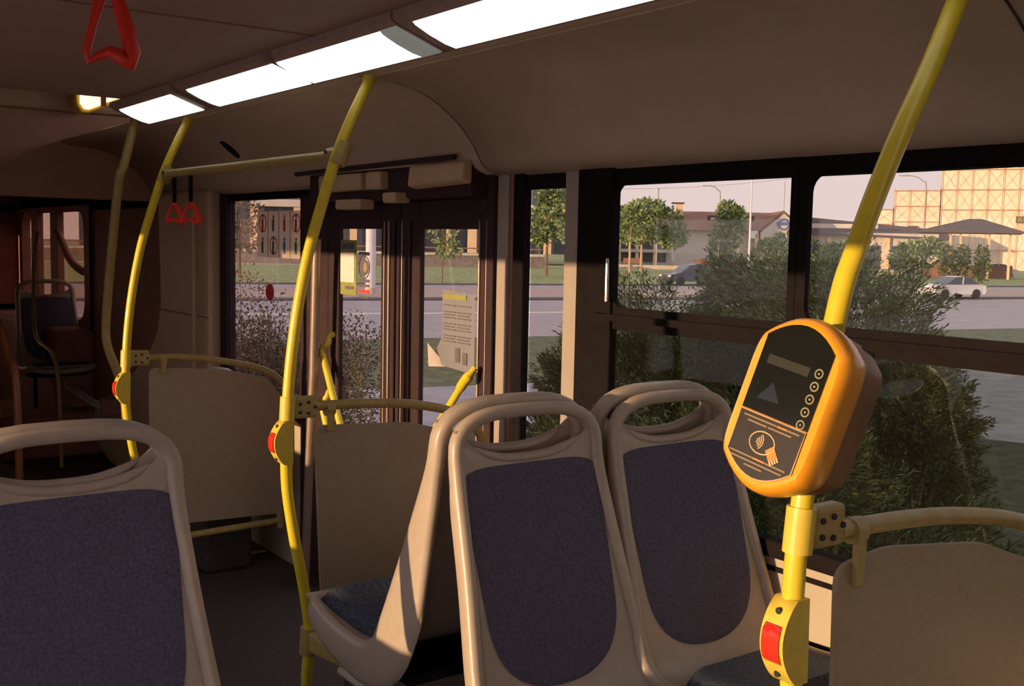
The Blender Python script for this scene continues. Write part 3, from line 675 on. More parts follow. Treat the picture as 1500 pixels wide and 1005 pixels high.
# ================================================================== FOLDING DOOR
def leaf(name, x0, x1, gx0, gx1, ang):
    d = sroot(name, (x0, YW, 0))
    y0, y1 = YW - .005, YW + .022
    z0, z1, gz0, gz1 = -.30, 1.76, -.18, 1.648
    for nm, a in (('stile', (x0, gx0, z0, z1)), ('stile', (gx1, x1, z0, z1)), ('top_rail', (gx0, gx1, gz1, z1)), ('bottom_rail', (gx0, gx1, z0, gz0))):
        att(MB().box(a[0], a[1], y0, y1, a[2], a[3]).build(nm, 'doorf', bevel=.006), d)
    att(MB().box(gx0, gx1, YW + .012, YW + .017, gz0, gz1).build('pane', 'g_door'), d)
    return d
d1 = leaf('door_1', -4.455, -3.815, -4.352, -3.965, 0)
d3 = leaf('door_3', -3.80, -3.165, -3.655, -3.238, 0)
for x, d, y, r in ((-3.93, d1, YW - .008, .0035), (-3.89, d1, YW - .009, .005), (-3.785, d3, YW - .008, .0035), (-3.232, d3, YW - .008, .004), (-3.185, d3, YW - .008, .004), (-3.84, d1, YW - .012, .006), (-3.72, d3, YW - .012, .006)):
    att(MB().tube([(x, y, -.1), (x, y, 1.68)], r, 8).build('edge_strip', 'doorf' if x in (-3.84, -3.72) else 'alu', smooth=True), d)
def dbar(p, q, par):
    P0, Q0 = Vector(p), Vector(q)
    gb_ = att(MB().tube([P0, lerp(P0, Q0, .05), Q0], .0155, 12).build('grab_bar', 'yellow', smooth=True), par)
    sub(MB().tube(curve([P0 + Vector((-.005, 0, -.01)), P0 + Vector((-.012, .0, .03)), P0 + Vector((.012, .015, .05)), P0 + Vector((.005, .03, .085)), P0 + Vector((.01, YW - P0.y, .09))], 4), .015, 10).build('bar_end', 'yellow2', smooth=True), gb_)
dbar((-4.40, 2.145, 1.085), (-4.02, 2.145, .45), d1); dbar((-4.40, 2.145, .845), (-4.13, 2.145, .35), d1)
t_ = MB().tube(curve([(-3.215, 2.17, 1.15), (-3.225, 2.15, 1.12), (-3.26, 2.15, 1.09), (-3.35, 2.15, .995), (-3.66, 2.15, .68)], 4), [.012] * 4 + [.019] * 6 + [.0145] * 7, 12); att(t_.build('grab_bar', 'yellow', smooth=True), d3)
struct(MB().tube([(-4.372, 2.10, 1.60), (-4.40, 2.10, 1.0), (-4.43, 2.10, .70), (-4.485, 2.10, .0)], .020, 12).build('trim_17', 'alu', smooth=True))
struct(MB().box(-4.45, -3.15, 2.0, YW - .02, -.3, -.25).build('trim_18', 'floor'))
# door mechanism above
t = thing('door_mechanism', 'brown housing of the door gear over the folding door', 'housing', (-3.8, 2.1, 1.8))
att(MB().box(-4.45, -3.16, 2.10, YW, 1.76, 1.92).build('cover', 'doorf', bevel=.01), t)
att(MB().loft([[(-3.515, 2.05, 1.80), (-3.515, 2.10, 1.79), (-3.515, 2.10, 1.885), (-3.515, 2.06, 1.88)], [(-3.145, 2.05, 1.815), (-3.145, 2.10, 1.80), (-3.145, 2.10, 1.885), (-3.145, 2.06, 1.88)]]).build('flap', 'tan', bevel=.012), t)
att(MB().box(-4.28, -3.9, 2.06, 2.11, 1.80, 1.87).build('gear_box', 'tan', bevel=.01), t)
att(MB().box(-3.86, -3.74, 2.06, 2.12, 1.80, 1.87).build('gear_box', 'tan', bevel=.01), t)
att(MB().box(-3.70, -3.60, 2.05, 2.12, 1.745, 1.785).build('bracket', 'tan', bevel=.008), t)
att(MB().box(-4.10, -3.88, 2.05, 2.12, 1.725, 1.765).build('bracket', 'tan', bevel=.008), t)
att(MB().tube([(-4.5, 2.06, 1.885), (-3.2, 2.06, 1.895)], .010, 8).build('shaft', 'doorf', smooth=True), t)

# ================================================================== STICKERS, NOTICE
def plate(x0, x1, z0, z1, y=YW + .008, th=.0025): return MB().box(x0, x1, y - th, y, z0, z1)
t = thing('pictogram_sheet', 'sheet of eight rule pictograms stuck on the window ahead of the door', 'sticker', (-5.0, YW, 1.62))
bk_ = att(plate(-5.285, -4.752, 1.505, 1.735).build('backing', 'stick'), t)
k = 0
for zi, z in enumerate((1.675, 1.565)):
    for xi in range(4):
        x = -5.215 + .133 * xi; k += 1
        ringm = ['inkr', None, None, 'inkr', None, 'inkr', None, None][k - 1]
        if ringm: sub(MB().ring((x, YW + .0045, z), (0, 0, 1), (1, 0, 0), .040, .047, .002, 20).build('ring', ringm), bk_)
        figm = ['inkr', 'ink', 'inkr', 'inkr', 'inkg', 'ink', 'inkb', 'inkg'][k - 1]
        f = MB(); yy = YW + .0045
        f.disc((x, yy, z + .032), (0, 0, 1), (1, 0, 0), .009, .009, .002, 10)
        f.prism([(x - .012, yy, z + .02), (x + .012, yy, z + .02), (x + .010, yy, z - .04), (x + .002, yy, z - .04), (x, yy, z - .01), (x - .002, yy, z - .04), (x - .010, yy, z - .04)], (0, -.002, 0))
        sub(f.build('pictogram', figm), bk_)
        if xi: att(MB().box(x - .0675, x - .0645, yy - .001, yy + .001, 1.51 if zi else 1.625, 1.62 if zi else 1.732).build('divider', 'ink'), t)
t = tag(MB().disc((-5.135, YW + .008, 1.33), (0, 0, 1), (1, 0, 0), .042, .052, .002, 20).build('round_sticker', 'inkr'), 'dark red round sticker low on the window ahead of the door', 'sticker')
t = thing('poster', 'olive framed white notice stuck at the left edge of the first door pane', 'poster', (-4.27, YW, 1.5))
att(plate(-4.35, -4.20, 1.36, 1.60).build('border', 'olive'), t)
att(plate(-4.345, -4.215, 1.415, 1.545, YW + .005).build('sheet', 'paperb'), t)
att(plate(-4.335, -4.225, 1.56, 1.585, YW + .005).build('title', 'ink'), t); att(plate(-4.30, -4.225, 1.385, 1.398, YW + .005).build('caption', 'ink'), t)
t = thing('round_emblem', 'dark round emblem sticker with a caption in the middle of the first door pane', 'sticker', (-4.14, YW, 1.47))
att(MB().disc((-4.135, YW + .008, 1.485), (0, 0, 1), (1, 0, 0), .036, .040, .002, 20).build('badge', 'ink'), t)
att(MB().disc((-4.12, YW + .0055, 1.485), (0, 0, 1), (1, 0, 0), .022, .018, .002, 16).build('emblem', 'stick'), t)
att(MB().ring((-4.135, YW + .008, 1.485), (0, 0, 1), (1, 0, 0), .046, .051, .002, 20).build('ring', 'ink'), t)
for z0, z1, m in ((1.535, 1.55, 'ink'), (1.42, 1.434, 'ink'), (1.40, 1.412, 'ink'), (1.375, 1.388, 'inkr'), (1.355, 1.363, 'ink')):
    att(plate(-4.18, -4.085, z0, z1).build('caption', m), t)
# notice with a curled corner
t = thing('paper_notice', 'printed paper notice with a curled lower corner on the second door pane', 'notice', (-3.4, YW, 1.28))
rows = []
for i in range(15):
    z = lerp(1.128, 1.42, i / 14); row = []
    for j in range(11):
        x = lerp(-3.50, -3.275, j / 10); cz = max(0, (1.24 - z) / .11); cx = max(0, (-3.40 - x) / .10)
        k = max(0, min(1, cz)) * max(0, min(1, cx)); row.append((x - .02 * k, YW + .006 - .055 * k ** 1.5, z + .012 * k - .012 * (j / 10)))
    rows.append(row)
nsheet = att(MB().grid(rows).build('sheet', 'paper', smooth=True), t)
rows2 = [[(lerp(-3.522, -3.455, v) + .03 * w_ * (1 - v), YW - .045 + .045 * v - .012 * w_, lerp(1.215 - .085 * v, 1.128, w_)) for w_ in (0, .25, .5, .75, 1)] for v in (0, .2, .4, .6, .8, 1)]
att(MB().grid(rows2).build('curled_corner', 'paperb', smooth=True), t)
for (za, n_) in ((1.36, 1), (1.335, 3), (1.29, 3), (1.245, 3)):
    for i in range(n_):
        z = za - .011 * i
        for (xa, xb) in ((-3.485, -3.40), (-3.388, -3.30)):
            sub(MB().box(xa, xb - .01 * (i % 2), YW + .002, YW + .004, z, z + .0045).build('text_line', 'ink'), nsheet)
att(MB().box(-3.49, -3.33, YW + .002, YW + .004, 1.385, 1.405).build('heading', 'olive'), t)
att(MB().box(-3.40, -3.37, YW + .002, YW + .004, 1.15, 1.205).build('stamp', 'ink'), t); att(MB().box(-3.35, -3.32, YW + .002, YW + .004, 1.145, 1.19).build('stamp', 'ink'), t)

# ================================================================== CAB THINGS
t = thing('coil_cord', 'pale coiled cord sagging across the dark cab at far left', 'cord', (-8.3, 2.0, .5))
base = curve([(-9.0, 2.0, .52), (-8.75, 2.0, .47), (-8.4, 2.0, .49), (-8.0, 2.0, .47), (-7.6, 2.0, .45), (-7.35, 2.0, .46)], 40)
hel = [p + Vector((0, .022 * math.cos(i * .9), .022 * math.sin(i * .9))) for i, p in enumerate(base)]
att(MB().tube(hel, .006, 5).build('coil', 'cordm', smooth=True), t)
att(MB().tube(curve([(-9.6, 2.0, .58), (-9.4, 2.0, .58), (-9.15, 2.0, .50), (-9.0, 2.0, .52)], 5), .014, 6).build('lead', 'cordm', smooth=True), t)
att(MB().box(-7.38, -7.3, 1.97, 2.12, .40, .52).build('plug', 'cab', bevel=.01), t)
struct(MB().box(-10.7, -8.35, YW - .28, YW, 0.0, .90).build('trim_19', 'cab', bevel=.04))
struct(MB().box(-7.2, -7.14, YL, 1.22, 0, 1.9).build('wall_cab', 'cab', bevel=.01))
rail('mirror_arm', 'dark mirror arm slanting across the far cab window', 'mirror', [(-9.25, YW - .04, 1.62), (-9.0, YW - .05, 1.50), (-8.75, YW - .05, 1.38), (-8.52, YW - .03, 1.32)], .03, 'cab')
t = thing('low_box', 'pale rounded cover just peeking over the far partition panel', 'cover', (-5.05, 1.9, 0))
att(MB().loft([[(-5.05 + r * math.cos(a) * 1.2, 1.9 + r * math.sin(a), z) for a in [2 * math.pi * k / 16 for k in range(16)]] for r, z in ((.10, .85), (.10, .87), (.097, .91), (.085, .945), (.055, .965), (.02, .972))]).build('lid', 'wall', smooth=True, angle=60), t); att(MB().box(-5.2, -4.9, 1.78, 2.02, 0, .86).build('base', 'floor', bevel=.02), t)

# ================================================================== OUTDOORS
def az(u): return math.radians(36.0) + math.atan((u - 750) / 1583)
def pol(a, d): return Vector((-math.cos(a) * d, math.sin(a) * d, 0))
E1 = Vector((0.22, 0.975, 0)).normalized(); EN = Vector((-0.975, 0.22, 0)).normalized()
def band(name, d0, d1, z, m, l0=-60, l1=260):
    a = [EN * d + E1 * l + Vector((0, 0, z)) for d, l in ((d0, l0), (d0, l1), (d1, l1), (d1, l0))]
    return struct(MB().prism([Vector(p) - Vector((0, 0, .2)) for p in a], (0, 0, .2)).build(name, m))
struct(MB().box(-600, 300, -300, 700, GZ - .5, GZ - .12).build('ground', 'soil'))
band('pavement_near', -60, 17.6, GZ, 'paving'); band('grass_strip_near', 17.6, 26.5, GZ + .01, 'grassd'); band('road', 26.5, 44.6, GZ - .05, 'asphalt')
band('kerb', 44.6, 46.0, GZ + .02, 'kerb'); band('pavement_far', 46.0, 55.5, GZ, 'pave2'); band('road_far', 55.5, 60.0, GZ - .02, 'asphalt'); band('kerb_far', 60.0, 61.4, GZ + .03, 'kerb')
band('lawn', 61.4, 104, GZ + .04, 'grass'); band('kerb_lawn', 104, 107, GZ + .06, 'kerbl'); band('terrace', 107, 330, GZ + .02, 'grass')
struct(MB().prism([(-14, 3.2, GZ + .02), (6, 3.2, GZ + .02), (6, 13.6, GZ + .02), (-6.6, 13.9, GZ + .02), (-7.9, 13.4, GZ + .02), (-9.0, 13.9, GZ + .02), (-10.4, 12.6, GZ + .02), (-11.5, 8.4, GZ + .02)], (0, 0, .02)).build('planting_bed_shaded', 'bed_shade'))  # bed around the bushes, its dark colour standing in for the bus shadow
def stripe(d0, d1, l0, l1, m='line'):
    a = [EN * d + E1 * l + Vector((0, 0, GZ - .045)) for d, l in ((d0, l0), (d0, l1), (d1, l1), (d1, l0))]
    return tag(MB().prism(a, (0, 0, .012)).build('road_marking', m), '', 'road marking')
r1 = stripe(36.2, 36.7, -10, 24); r1['label'] = 'faint white lane line on the road seen through the door'
r2 = stripe(37.5, 38.6, 52, 90, 'liney'); r2['label'] = 'yellow line on the road beyond the white car'

def leaves(mb, c_, r, n, size, fl=1.0, el=1.0, up=0.0, inner=.35):
    for _ in range(n):
        while True:
            p = Vector((random.uniform(-1, 1), random.uniform(-1, 1), random.uniform(-1, 1)))
            if inner < p.length < 1: break
        q = Vector((c_[0] + p.x * r[0], c_[1] + p.y * r[1], c_[2] + p.z * r[2]))
        d = (p.normalized() + Vector((random.gauss(0, .5), random.gauss(0, .5), random.gauss(0, .5) + up))).normalized()
        s_ = d.cross(Vector((random.gauss(0, 1), random.gauss(0, 1), random.gauss(0, 1)))).normalized()
        L_ = size * el * random.uniform(.6, 1.4); w_ = size * random.uniform(.5, 1.1) * .5
        mb.add([q - s_ * w_ * .3, q + d * L_ * .45 - s_ * w_, q + d * L_, q + d * L_ * .45 + s_ * w_], [(0, 1, 2, 3)])
def tree(name, label, base, trunk_h, tr, clumps, n, size, m='leaf', tm='bark', group=None, el=1.3, cat='tree', lean=0.0, up=0.2):
    b = Vector(base); t = thing(name, label, cat, b, 0, group)
    tk = MB(); tk.tube(curve([b, b + Vector((lean * .4, 0, trunk_h * .5)), b + Vector((lean, 0, trunk_h))], 3), [tr, tr * .95, tr * .85, tr * .8, tr * .7, tr * .6, tr * .5], 7)
    fo = MB()
    for (dx, dy, dz, rx, rz) in clumps:
        c_ = b + Vector((dx, dy, dz)); leaves(fo, c_, (rx, rx, rz), n, size, el=el, up=up)
        tk.beam(b + Vector((lean, 0, min(trunk_h, dz) * .9)), c_, tr * .25)
    att(tk.build('trunk', tm, smooth=True), t); o = att(fo.build('foliage', m), t); o['kind'] = 'stuff'
    return t
# near junipers beyond the glass
def juniper(u_, d, h, r, label, n=40000, m='juniper'):
    b = pol(az(u_), d) + Vector((0, 0, GZ)); t = thing('juniper_bush', label, 'bush', b, 0, 'juniper bushes beside the bus')
    tk = MB(); fo = MB()
    for k in range(7):
        a = random.uniform(0, 6.28); rr = random.uniform(.2, .8) * r
        tk.tube([b + Vector((.1 * math.cos(a), .1 * math.sin(a), 0)), b + Vector((rr * .5 * math.cos(a), rr * .5 * math.sin(a), h * .45)), b + Vector((rr * math.cos(a), rr * math.sin(a), h * random.uniform(.6, .85)))], [.05, .03, .012], 6)
    nf = 260
    for k in range(nf):
        a = random.uniform(0, 6.28); v = random.random() ** .8; zz = h * v
        rr = r * (1 - .55 * v ** 2.2) * math.sqrt(random.uniform(.25, 1))
        o = b + Vector((rr * math.cos(a), rr * math.sin(a), zz))
        d = Vector((math.cos(a) * random.uniform(.4, 1.1), math.sin(a) * random.uniform(.4, 1.1), random.uniform(.15, 1.0))).normalized()
        L_ = random.uniform(.30, .65) * r * .7
        for j in range(n // nf):
            s_ = random.random(); q = o + d * L_ * s_ + Vector((random.gauss(0, 1), random.gauss(0, 1), random.gauss(0, 1))) * .085 * (1.3 - s_) * r
            dd = (d + Vector((random.gauss(0, .45), random.gauss(0, .45), random.gauss(0, .35)))).normalized()
            w_ = dd.cross(Vector((random.gauss(0, 1), random.gauss(0, 1), random.gauss(0, 1)))).normalized() * random.uniform(.0035, .0075)
            l_ = random.uniform(.028, .07)
            fo.add([q - w_ * .4, q + dd * l_ * .5 - w_, q + dd * l_, q + dd * l_ * .5 + w_], [(0, 1, 2, 3)])
    att(tk.build('stems', 'bark', smooth=True), t); o = att(fo.build('foliage', m), t); o['kind'] = 'stuff'
juniper(948, 8.8, 2.05, .84, 'low juniper bush under the left end of the sliding window')
juniper(1015, 9.4, 1.72, .85, 'juniper bush below the blue car in the sliding window')
juniper(1112, 9.2, 2.25, .80, 'juniper bush left of the window divider, in front of the white post')
juniper(1180, 8.6, 2.3, .95, 'juniper bush straight behind the window divider')
juniper(1240, 8.2, 2.25, .78, 'tall juniper bush behind the nearest yellow pole')
juniper(1338, 7.8, 1.62, .5, 'juniper bush at the right end of the row, left of the white car')
juniper(1090, 6.0, 1.35, .95, 'low dark juniper bush close under the fixed glass, behind the card reader')
juniper(940, 6.4, 1.2, .85, 'low dark juniper bush close under the fixed glass, left of the card reader')
juniper(1280, 5.6, 1.0, .9, 'low dark juniper bush close under the fixed glass, right of the card reader')
juniper(1440, 5.6, .62, .85, 'lowest dark juniper bush at the right edge of the fixed glass')
juniper(836, 8.0, 1.62, .30, 'narrow juniper bush seen through the slim pane')
# hedge of dry twigs and near ground plants ahead of the door
def shrub(u_, d, r, h, label, m, n=1800, size=.05, cat='shrub'):
    b = pol(az(u_), d) + Vector((0, 0, GZ)); t = thing('shrub', label, cat, b)
    tk = MB(); fo = MB()
    for k in range(26):
        a = random.uniform(0, 6.28); rr = r * math.sqrt(random.random()); q = b + Vector((rr * math.cos(a), rr * math.sin(a), h * random.uniform(.55, 1) * (1 - .3 * rr / r)))
        tk.tube([b + Vector((rr * .5 * math.cos(a), rr * .5 * math.sin(a), 0)), lerp(b, q, .55) + Vector((random.gauss(0, .05), random.gauss(0, .05), 0)), q], [.012, .009, .004], 5)
        leaves(fo, q - Vector((0, 0, h * .25)), (r * .35, r * .35, h * .38), n // 26, size, el=1.2)
    att(tk.build('stems', 'bark'), t); o = att(fo.build('foliage', m), t); o['kind'] = 'stuff'
shrub(395, 11.5, 1.1, 2.1, 'brown twiggy shrub outside the window ahead of the door', 'dry', 26000, .03)
shrub(345, 12.5, 1.0, 2.1, 'brown twiggy shrub at the left edge of the window ahead of the door', 'dry', 26000, .03)
shrub(428, 13.6, .55, 1.25, 'low green shrub beside the brown one, behind the middle pole', 'leaf2', 8000, .045)
# trees
tree('street_tree', 'young green tree centred in the slim pane by the door', pol(az(797), 84) + Vector((0, 0, GZ)), 3.2, .13, [(0, 0, 4.3, 1.7, 1.5), (.4, .5, 5.4, 1.4, 1.2), (-.4, -.3, 3.4, 1.2, .9), (0, 0, 6.2, .9, .8)], 420, .30, group='street trees')
tree('street_tree', 'pale green tree cut by the right side of the slim pane', pol(az(838), 78) + Vector((0, 0, GZ)), 2.8, .1, [(0, 0, 3.6, 1.3, 1.3), (.2, .2, 5.0, 1.1, 1.3)], 380, .28, group='street trees')
tree('street_tree', 'slim young tree in the second door pane above the paper notice', pol(az(645), 66) + Vector((0, 0, GZ)), 2.6, .05, [(0, 0, 3.2, .9, 1.1), (.2, .3, 2.1, .7, .6), (-.2, 0, 4.2, .7, .7)], 200, .22, group='street trees')
tree('street_tree', 'broad green tree at the left end of the sliding window', pol(az(935), 105) + Vector((0, 0, GZ)), 3.2, .16, [(-.5, -.5, 4.2, 2.2, 1.7), (1.2, 1.6, 4.6, 2.2, 1.6), (.3, .3, 5.8, 1.9, 1.1), (-1.5, -1.6, 5.0, 1.8, 1.2), (1.8, 2.2, 3.4, 1.5, 1.0)], 520, .36, tm='barkl', group='street trees')
tree('street_tree', 'second trunk of pale bark with a thin crown beside the broad tree', pol(az(918), 100) + Vector((0, 0, GZ)), 3.6, .12, [(0, 0, 4.4, 1.4, 1.3), (.2, .2, 5.4, 1.0, .9)], 320, .32, tm='barkl', group='street trees')
tree('street_tree', 'narrow upright tree in the middle of the sliding window, before the tiled roof', pol(az(1056), 112) + Vector((0, 0, GZ)), 3.0, .12, [(0, 0, 3.2, 1.5, 1.6), (.2, .4, 4.8, 1.5, 1.3), (-.1, .3, 6.2, .9, 1.0), (.6, .9, 5.8, .8, .9)], 420, .34, group='street trees')
for i, (u_, d, s_, lb) in enumerate(((1112, 112, .9, 'rounded green shrub tree just right of the white post'), (1138, 114, 1.1, 'rounded green shrub tree under the gabled end'), (1162, 112, 1.0, 'rounded green shrub tree by the window divider'), (1205, 108, .8, 'rounded green shrub tree right of the window divider'), (1228, 110, .9, 'rounded green shrub tree left of the nearest pole'), (1318, 104, .9, 'rounded green shrub tree right of the nearest pole'), (1345, 106, 1.0, 'rounded green shrub tree left of the pavilion'))):
    tree('street_tree', lb, pol(az(u_), d) + Vector((0, 0, GZ)), 1.5 * s_, .09, [(0, 0, 2.0 * s_, 1.4 * s_, 1.1 * s_), (.3, .4, 3.0 * s_, 1.1 * s_, .8 * s_)], 330, .3, group='street trees')
for i, (u_, lb) in enumerate(((1382, 'slim dark cypress left of the pavilion posts'), (1404, 'slim dark cypress between the pavilion posts'), (1432, 'slim dark cypress right of the pavilion posts'))):
    tree('cypress', lb, pol(az(u_), 96) + Vector((0, 0, GZ)), 1.0, .08, [(0, 0, 1.2, .62, 1.0), (0, 0, 2.2, .5, .9)], 300, .2, m='leaf2', group='cypresses by the pavilion')
tree('street_tree', 'dark leafless-looking tree at the left of the window ahead of the door', pol(az(348), 70) + Vector((0, 0, GZ)), 3.0, .12, [(0, 0, 4.0, 1.6, 1.4), (.3, .3, 2.6, 1.2, 1.0)], 330, .22, m='dry', group='street trees')

# local frame facing the lens for distant buildings
def frame_at(u_, d, turn=0):
    a = az(u_); o = pol(a, d); f = Vector((-math.cos(a), math.sin(a), 0)); r = Vector((math.sin(a), math.cos(a), 0))
    c_, s_ = math.cos(turn), math.sin(turn)
    return o, r * c_ + f * s_, f * c_ - r * s_
def bx(mb, fr, x0, x1, y0, y1, z0, z1):
    o, r, f = fr
    vs = [o + r * x + f * y + Vector((0, 0, z)) for x in (x0, x1) for y in (y0, y1) for z in (z0, z1)]
    return mb.add(vs, [(0, 1, 3, 2), (4, 6, 7, 5), (0, 4, 5, 1), (2, 3, 7, 6), (0, 2, 6, 4), (1, 5, 7, 3)])
def pt(fr, x, y, z): return fr[0] + fr[1] * x + fr[2] * y + Vector((0, 0, z))
# -- tiled-roof shop building
FR = frame_at(1040, 150, 0.12)
t = thing('shop_building', 'long pale building with a brown tiled roof and a gabled right end', 'building', FR[0] + Vector((0, 0, GZ)))
att(bx(MB(), FR, -16, 10.8, 0, 14, GZ, 4.2).build('walls', 'plaster'), t)
att(MB().loft([[pt(FR, -16.5, y, z) for y, z in ((-1.0, 3.9), (6, 6.6), (7, 6.6), (14.5, 3.9))], [pt(FR, 10.4, y, z) for y, z in ((-1.0, 3.9), (6, 6.6), (7, 6.6), (14.5, 3.9))]]).build('roof', 'roof'), t)
att(MB().prism([pt(FR, 5.6, -1.2, 3.9), pt(FR, 9.0, -1.2, 6.7), pt(FR, 12.4, -1.2, 3.9)], FR[2] * 9).build('gable_roof', 'roof'), t)
att(MB().prism([pt(FR, 6.0, -1.5, 3.7), pt(FR, 9.0, -1.5, 6.3), pt(FR, 12.0, -1.5, 3.7), pt(FR, 12.0, -1.5, GZ), pt(FR, 6.0, -1.5, GZ)], FR[2] * 4).build('gable_wall', 'plaster'), t)
att(MB().ring(pt(FR, 9.0, -1.55, 4.85), FR[1], Vector((0, 0, 1)), .55, .8, .05, 20).build('round_sign', 'blue'), t)
att(bx(MB(), FR, 8.1, 9.9, -1.65, -1.5, 4.75, 5.15).build('sign_bar', 'blue'), t)
att(bx(MB(), FR, -5.0, -4.1, 2.5, 3.5, 5.0, 7.5).build('chimney', 'cream'), t); att(bx(MB(), FR, -5.6, -3.9, 2.3, 3.7, 7.5, 7.7).build('chimney_cap', 'roofd'), t)
for x in (-15.5, -13.0, -10.6, -8.2): att(bx(MB(), FR, x, x + .45, -.9, -.4, GZ, 3.9).build('column', 'cream'), t)
att(bx(MB(), FR, -16, -6.2, -.02, .1, 1.2, 3.0).build('window', 'wdark'), t); att(bx(MB(), FR, -16, -6.4, -.02, .1, -.6, .7).build('window', 'wdark'), t)
att(bx(MB(), FR, -16.2, -6.0, -1.1, 0, .75, 1.1).build('canopy', 'plaster'), t)
att(bx(MB(), FR, -.6, 2.4, -.05, .1, GZ, 2.4).build('doorway', 'wdark'), t)
att(bx(MB(), FR, -1.0, 5.2, -.6, .1, 5.2, 5.9).build('dormer', 'roofd'), t); att(bx(MB(), FR, -.6, 4.6, -.68, -.55, 5.3, 5.6).build('dormer_sign', 'plaster'), t)
att(bx(MB(), FR, 4.5, 5.6, -1.6, -.2, 2.9, 3.9).build('porch_beam', 'white'), t)
for x in (2.9, 5.3): att(bx(MB(), FR, x, x + .4, -1.6, -1.2, GZ, 3.6).build('post', 'cream'), t)
# second wing right of the divider
FR = frame_at(1255, 158, 0.06)
t = thing('shop_wing', 'low dark-roofed building right of the window divider', 'building', FR[0] + Vector((0, 0, GZ)))
att(bx(MB(), FR, -9, 10, 0, 10, GZ, 4.0).build('walls', 'plaster'), t)
att(MB().loft([[pt(FR, -9.5, y, z) for y, z in ((-1, 3.9), (4, 6.4), (6, 6.4), (11, 3.9))], [pt(FR, 11.5, y, z) for y, z in ((-1, 3.2), (4, 4.6), (6, 4.6), (11, 3.2))]]).build('roof', 'roofd'), t)
for x in (-7.2, -3.4, .4, 4.0): att(bx(MB(), FR, x, x + 2.2, -.05, .1, GZ, 2.3).build('window', 'wdark'), t)
for x in (-4.6, 3.2): att(bx(MB(), FR, x, x + .5, -.5, .0, GZ, 3.4).build('post', 'cream'), t)
att(bx(MB(), FR, -8.5, 2.0, -.9, -.6, 4.6, 5.2).build('fascia_sign', 'plaster'), t)
# -- arcade building behind the door
FR = frame_at(560, 125, 0.0)
t = thing('arcade_building', 'dark glazed arcade with orange columns, seen through the door panes', 'building', FR[0] + Vector((0, 0, GZ)))
att(bx(MB(), FR, -34, 26, 1.5, 10, .4, 9).build('glazing', 'wdark'), t)
for u_, wd in ((368, .85), (432, .9), (514, .8), (561, .7), (689, 1.0), (607, .7), (655, .6), (742, .8), (800, .8)):
    a = az(u_) - az(560); x = math.tan(a) * 124
    att(bx(MB(), FR, x - wd / 2, x + wd / 2, 0, .8, .4, 5.2 if u_ != 368 else 7.5).build('column', 'cream'), t)
att(bx(MB(), FR, -15, 26, -.3, 1.6, 5.2, 6.0).build('beam', 'plaster'), t)
for x in range(-32, 26, 5): att(bx(MB(), FR, x, x + .25, 1.35, 1.6, .4, 9).build('mullion', 'wall_s'), t)
t = thing('retaining_wall', 'grey stone retaining wall along the far edge of the lawn', 'wall', FR[0] + Vector((0, 0, GZ)))
FW = frame_at(560, 108, 0.0)
att(bx(MB(), FW, -34, 16, 0, 1.2, GZ, .30).build('wall_body', 'wall_s'), t); att(bx(MB(), FW, -34, 16, -.15, 1.3, .30, .48).build('coping', 'plaster'), t)
for i in range(9):
    x = -33 + i * 5.8; att(bx(MB(), FW, x, x + .25, .3, .6, .48, 1.05).build('rail_post', 'timber'), t)
att(bx(MB(), FW, -34, 16, .4, .5, .95, 1.08).build('hand_rail', 'timber'), t)
# benches and low wall in front of shop
FW = frame_at(1010, 118, 0.0)
t = thing('low_wall', 'low pale wall between the lawn and the shop building', 'wall', FW[0] + Vector((0, 0, GZ)))
att(bx(MB(), FW, -12, 26, 0, .6, GZ, -.45).build('wall_body', 'kerbl'), t)
for i, (x, lb) in enumerate(((-6.5, 'reddish bench before the shop, leftmost of three'), (1.2, 'reddish bench before the shop, middle of three'), (5.0, 'reddish bench before the shop, rightmost of three'))):
    t = thing('bench', lb, 'bench', pt(FW, x, 1.2, GZ), 0, 'benches before the shop')
    att(bx(MB(), FW, x - 1.0, x + 1.0, 1.0, 1.5, GZ + .45, GZ + .55).build('seat', 'timber'), t); att(bx(MB(), FW, x - 1.0, x + 1.0, 1.45, 1.55, GZ + .6, GZ + 1.15).build('backrest', 'timber'), t)
    for dx in (-.85, .75): att(bx(MB(), FW, x + dx, x + dx + .12, 1.05, 1.45, GZ, GZ + .45).build('leg', 'wall_s'), t)
# -- hotel under a lattice
def lattice_building(name, label, fr, x0, x1, z1, dx, dz, dep=14, signs=False):
    t = thing(name, label, 'building', fr[0] + Vector((0, 0, GZ)), 0, None)
    att(bx(MB(), fr, x0, x1, 0, dep, GZ, z1).build('block', 'hotel'), t)
    g = MB(); g2 = MB()
    n = int((x1 - x0) / dx); mz = int((z1 - GZ) / dz)
    for i in range(n + 1): g.beam(pt(fr, x0 + (x1 - x0) * i / n, -.35, GZ), pt(fr, x0 + (x1 - x0) * i / n, -.35, z1 + .3), .05)
    for j in range(mz + 1): g2.beam(pt(fr, x0, -.4, GZ + (z1 - GZ) * j / mz), pt(fr, x1, -.4, GZ + (z1 - GZ) * j / mz), .07)
    for i in range(n):
        for j in range(mz):
            xa, xb = x0 + (x1 - x0) * i / n, x0 + (x1 - x0) * (i + 1) / n; za, zb = GZ + (z1 - GZ) * j / mz, GZ + (z1 - GZ) * (j + 1) / mz
            g.beam(pt(fr, xa, -.3, za), pt(fr, xb, -.3, zb), .022); g.beam(pt(fr, xa, -.3, zb), pt(fr, xb, -.3, za), .022)
    o = att(g.build('lattice', 'lattice'), t); o['kind'] = 'stuff'; o = att(g2.build('ledges', 'latticed'), t); o['kind'] = 'stuff'
    return t
FH = frame_at(1440, 172, -0.05)
H1 = lattice_building('hotel_block', 'tall sunlit building under an orange lattice at the right edge', FH, -6.8, 16, 16.5, 2.0, 2.75)
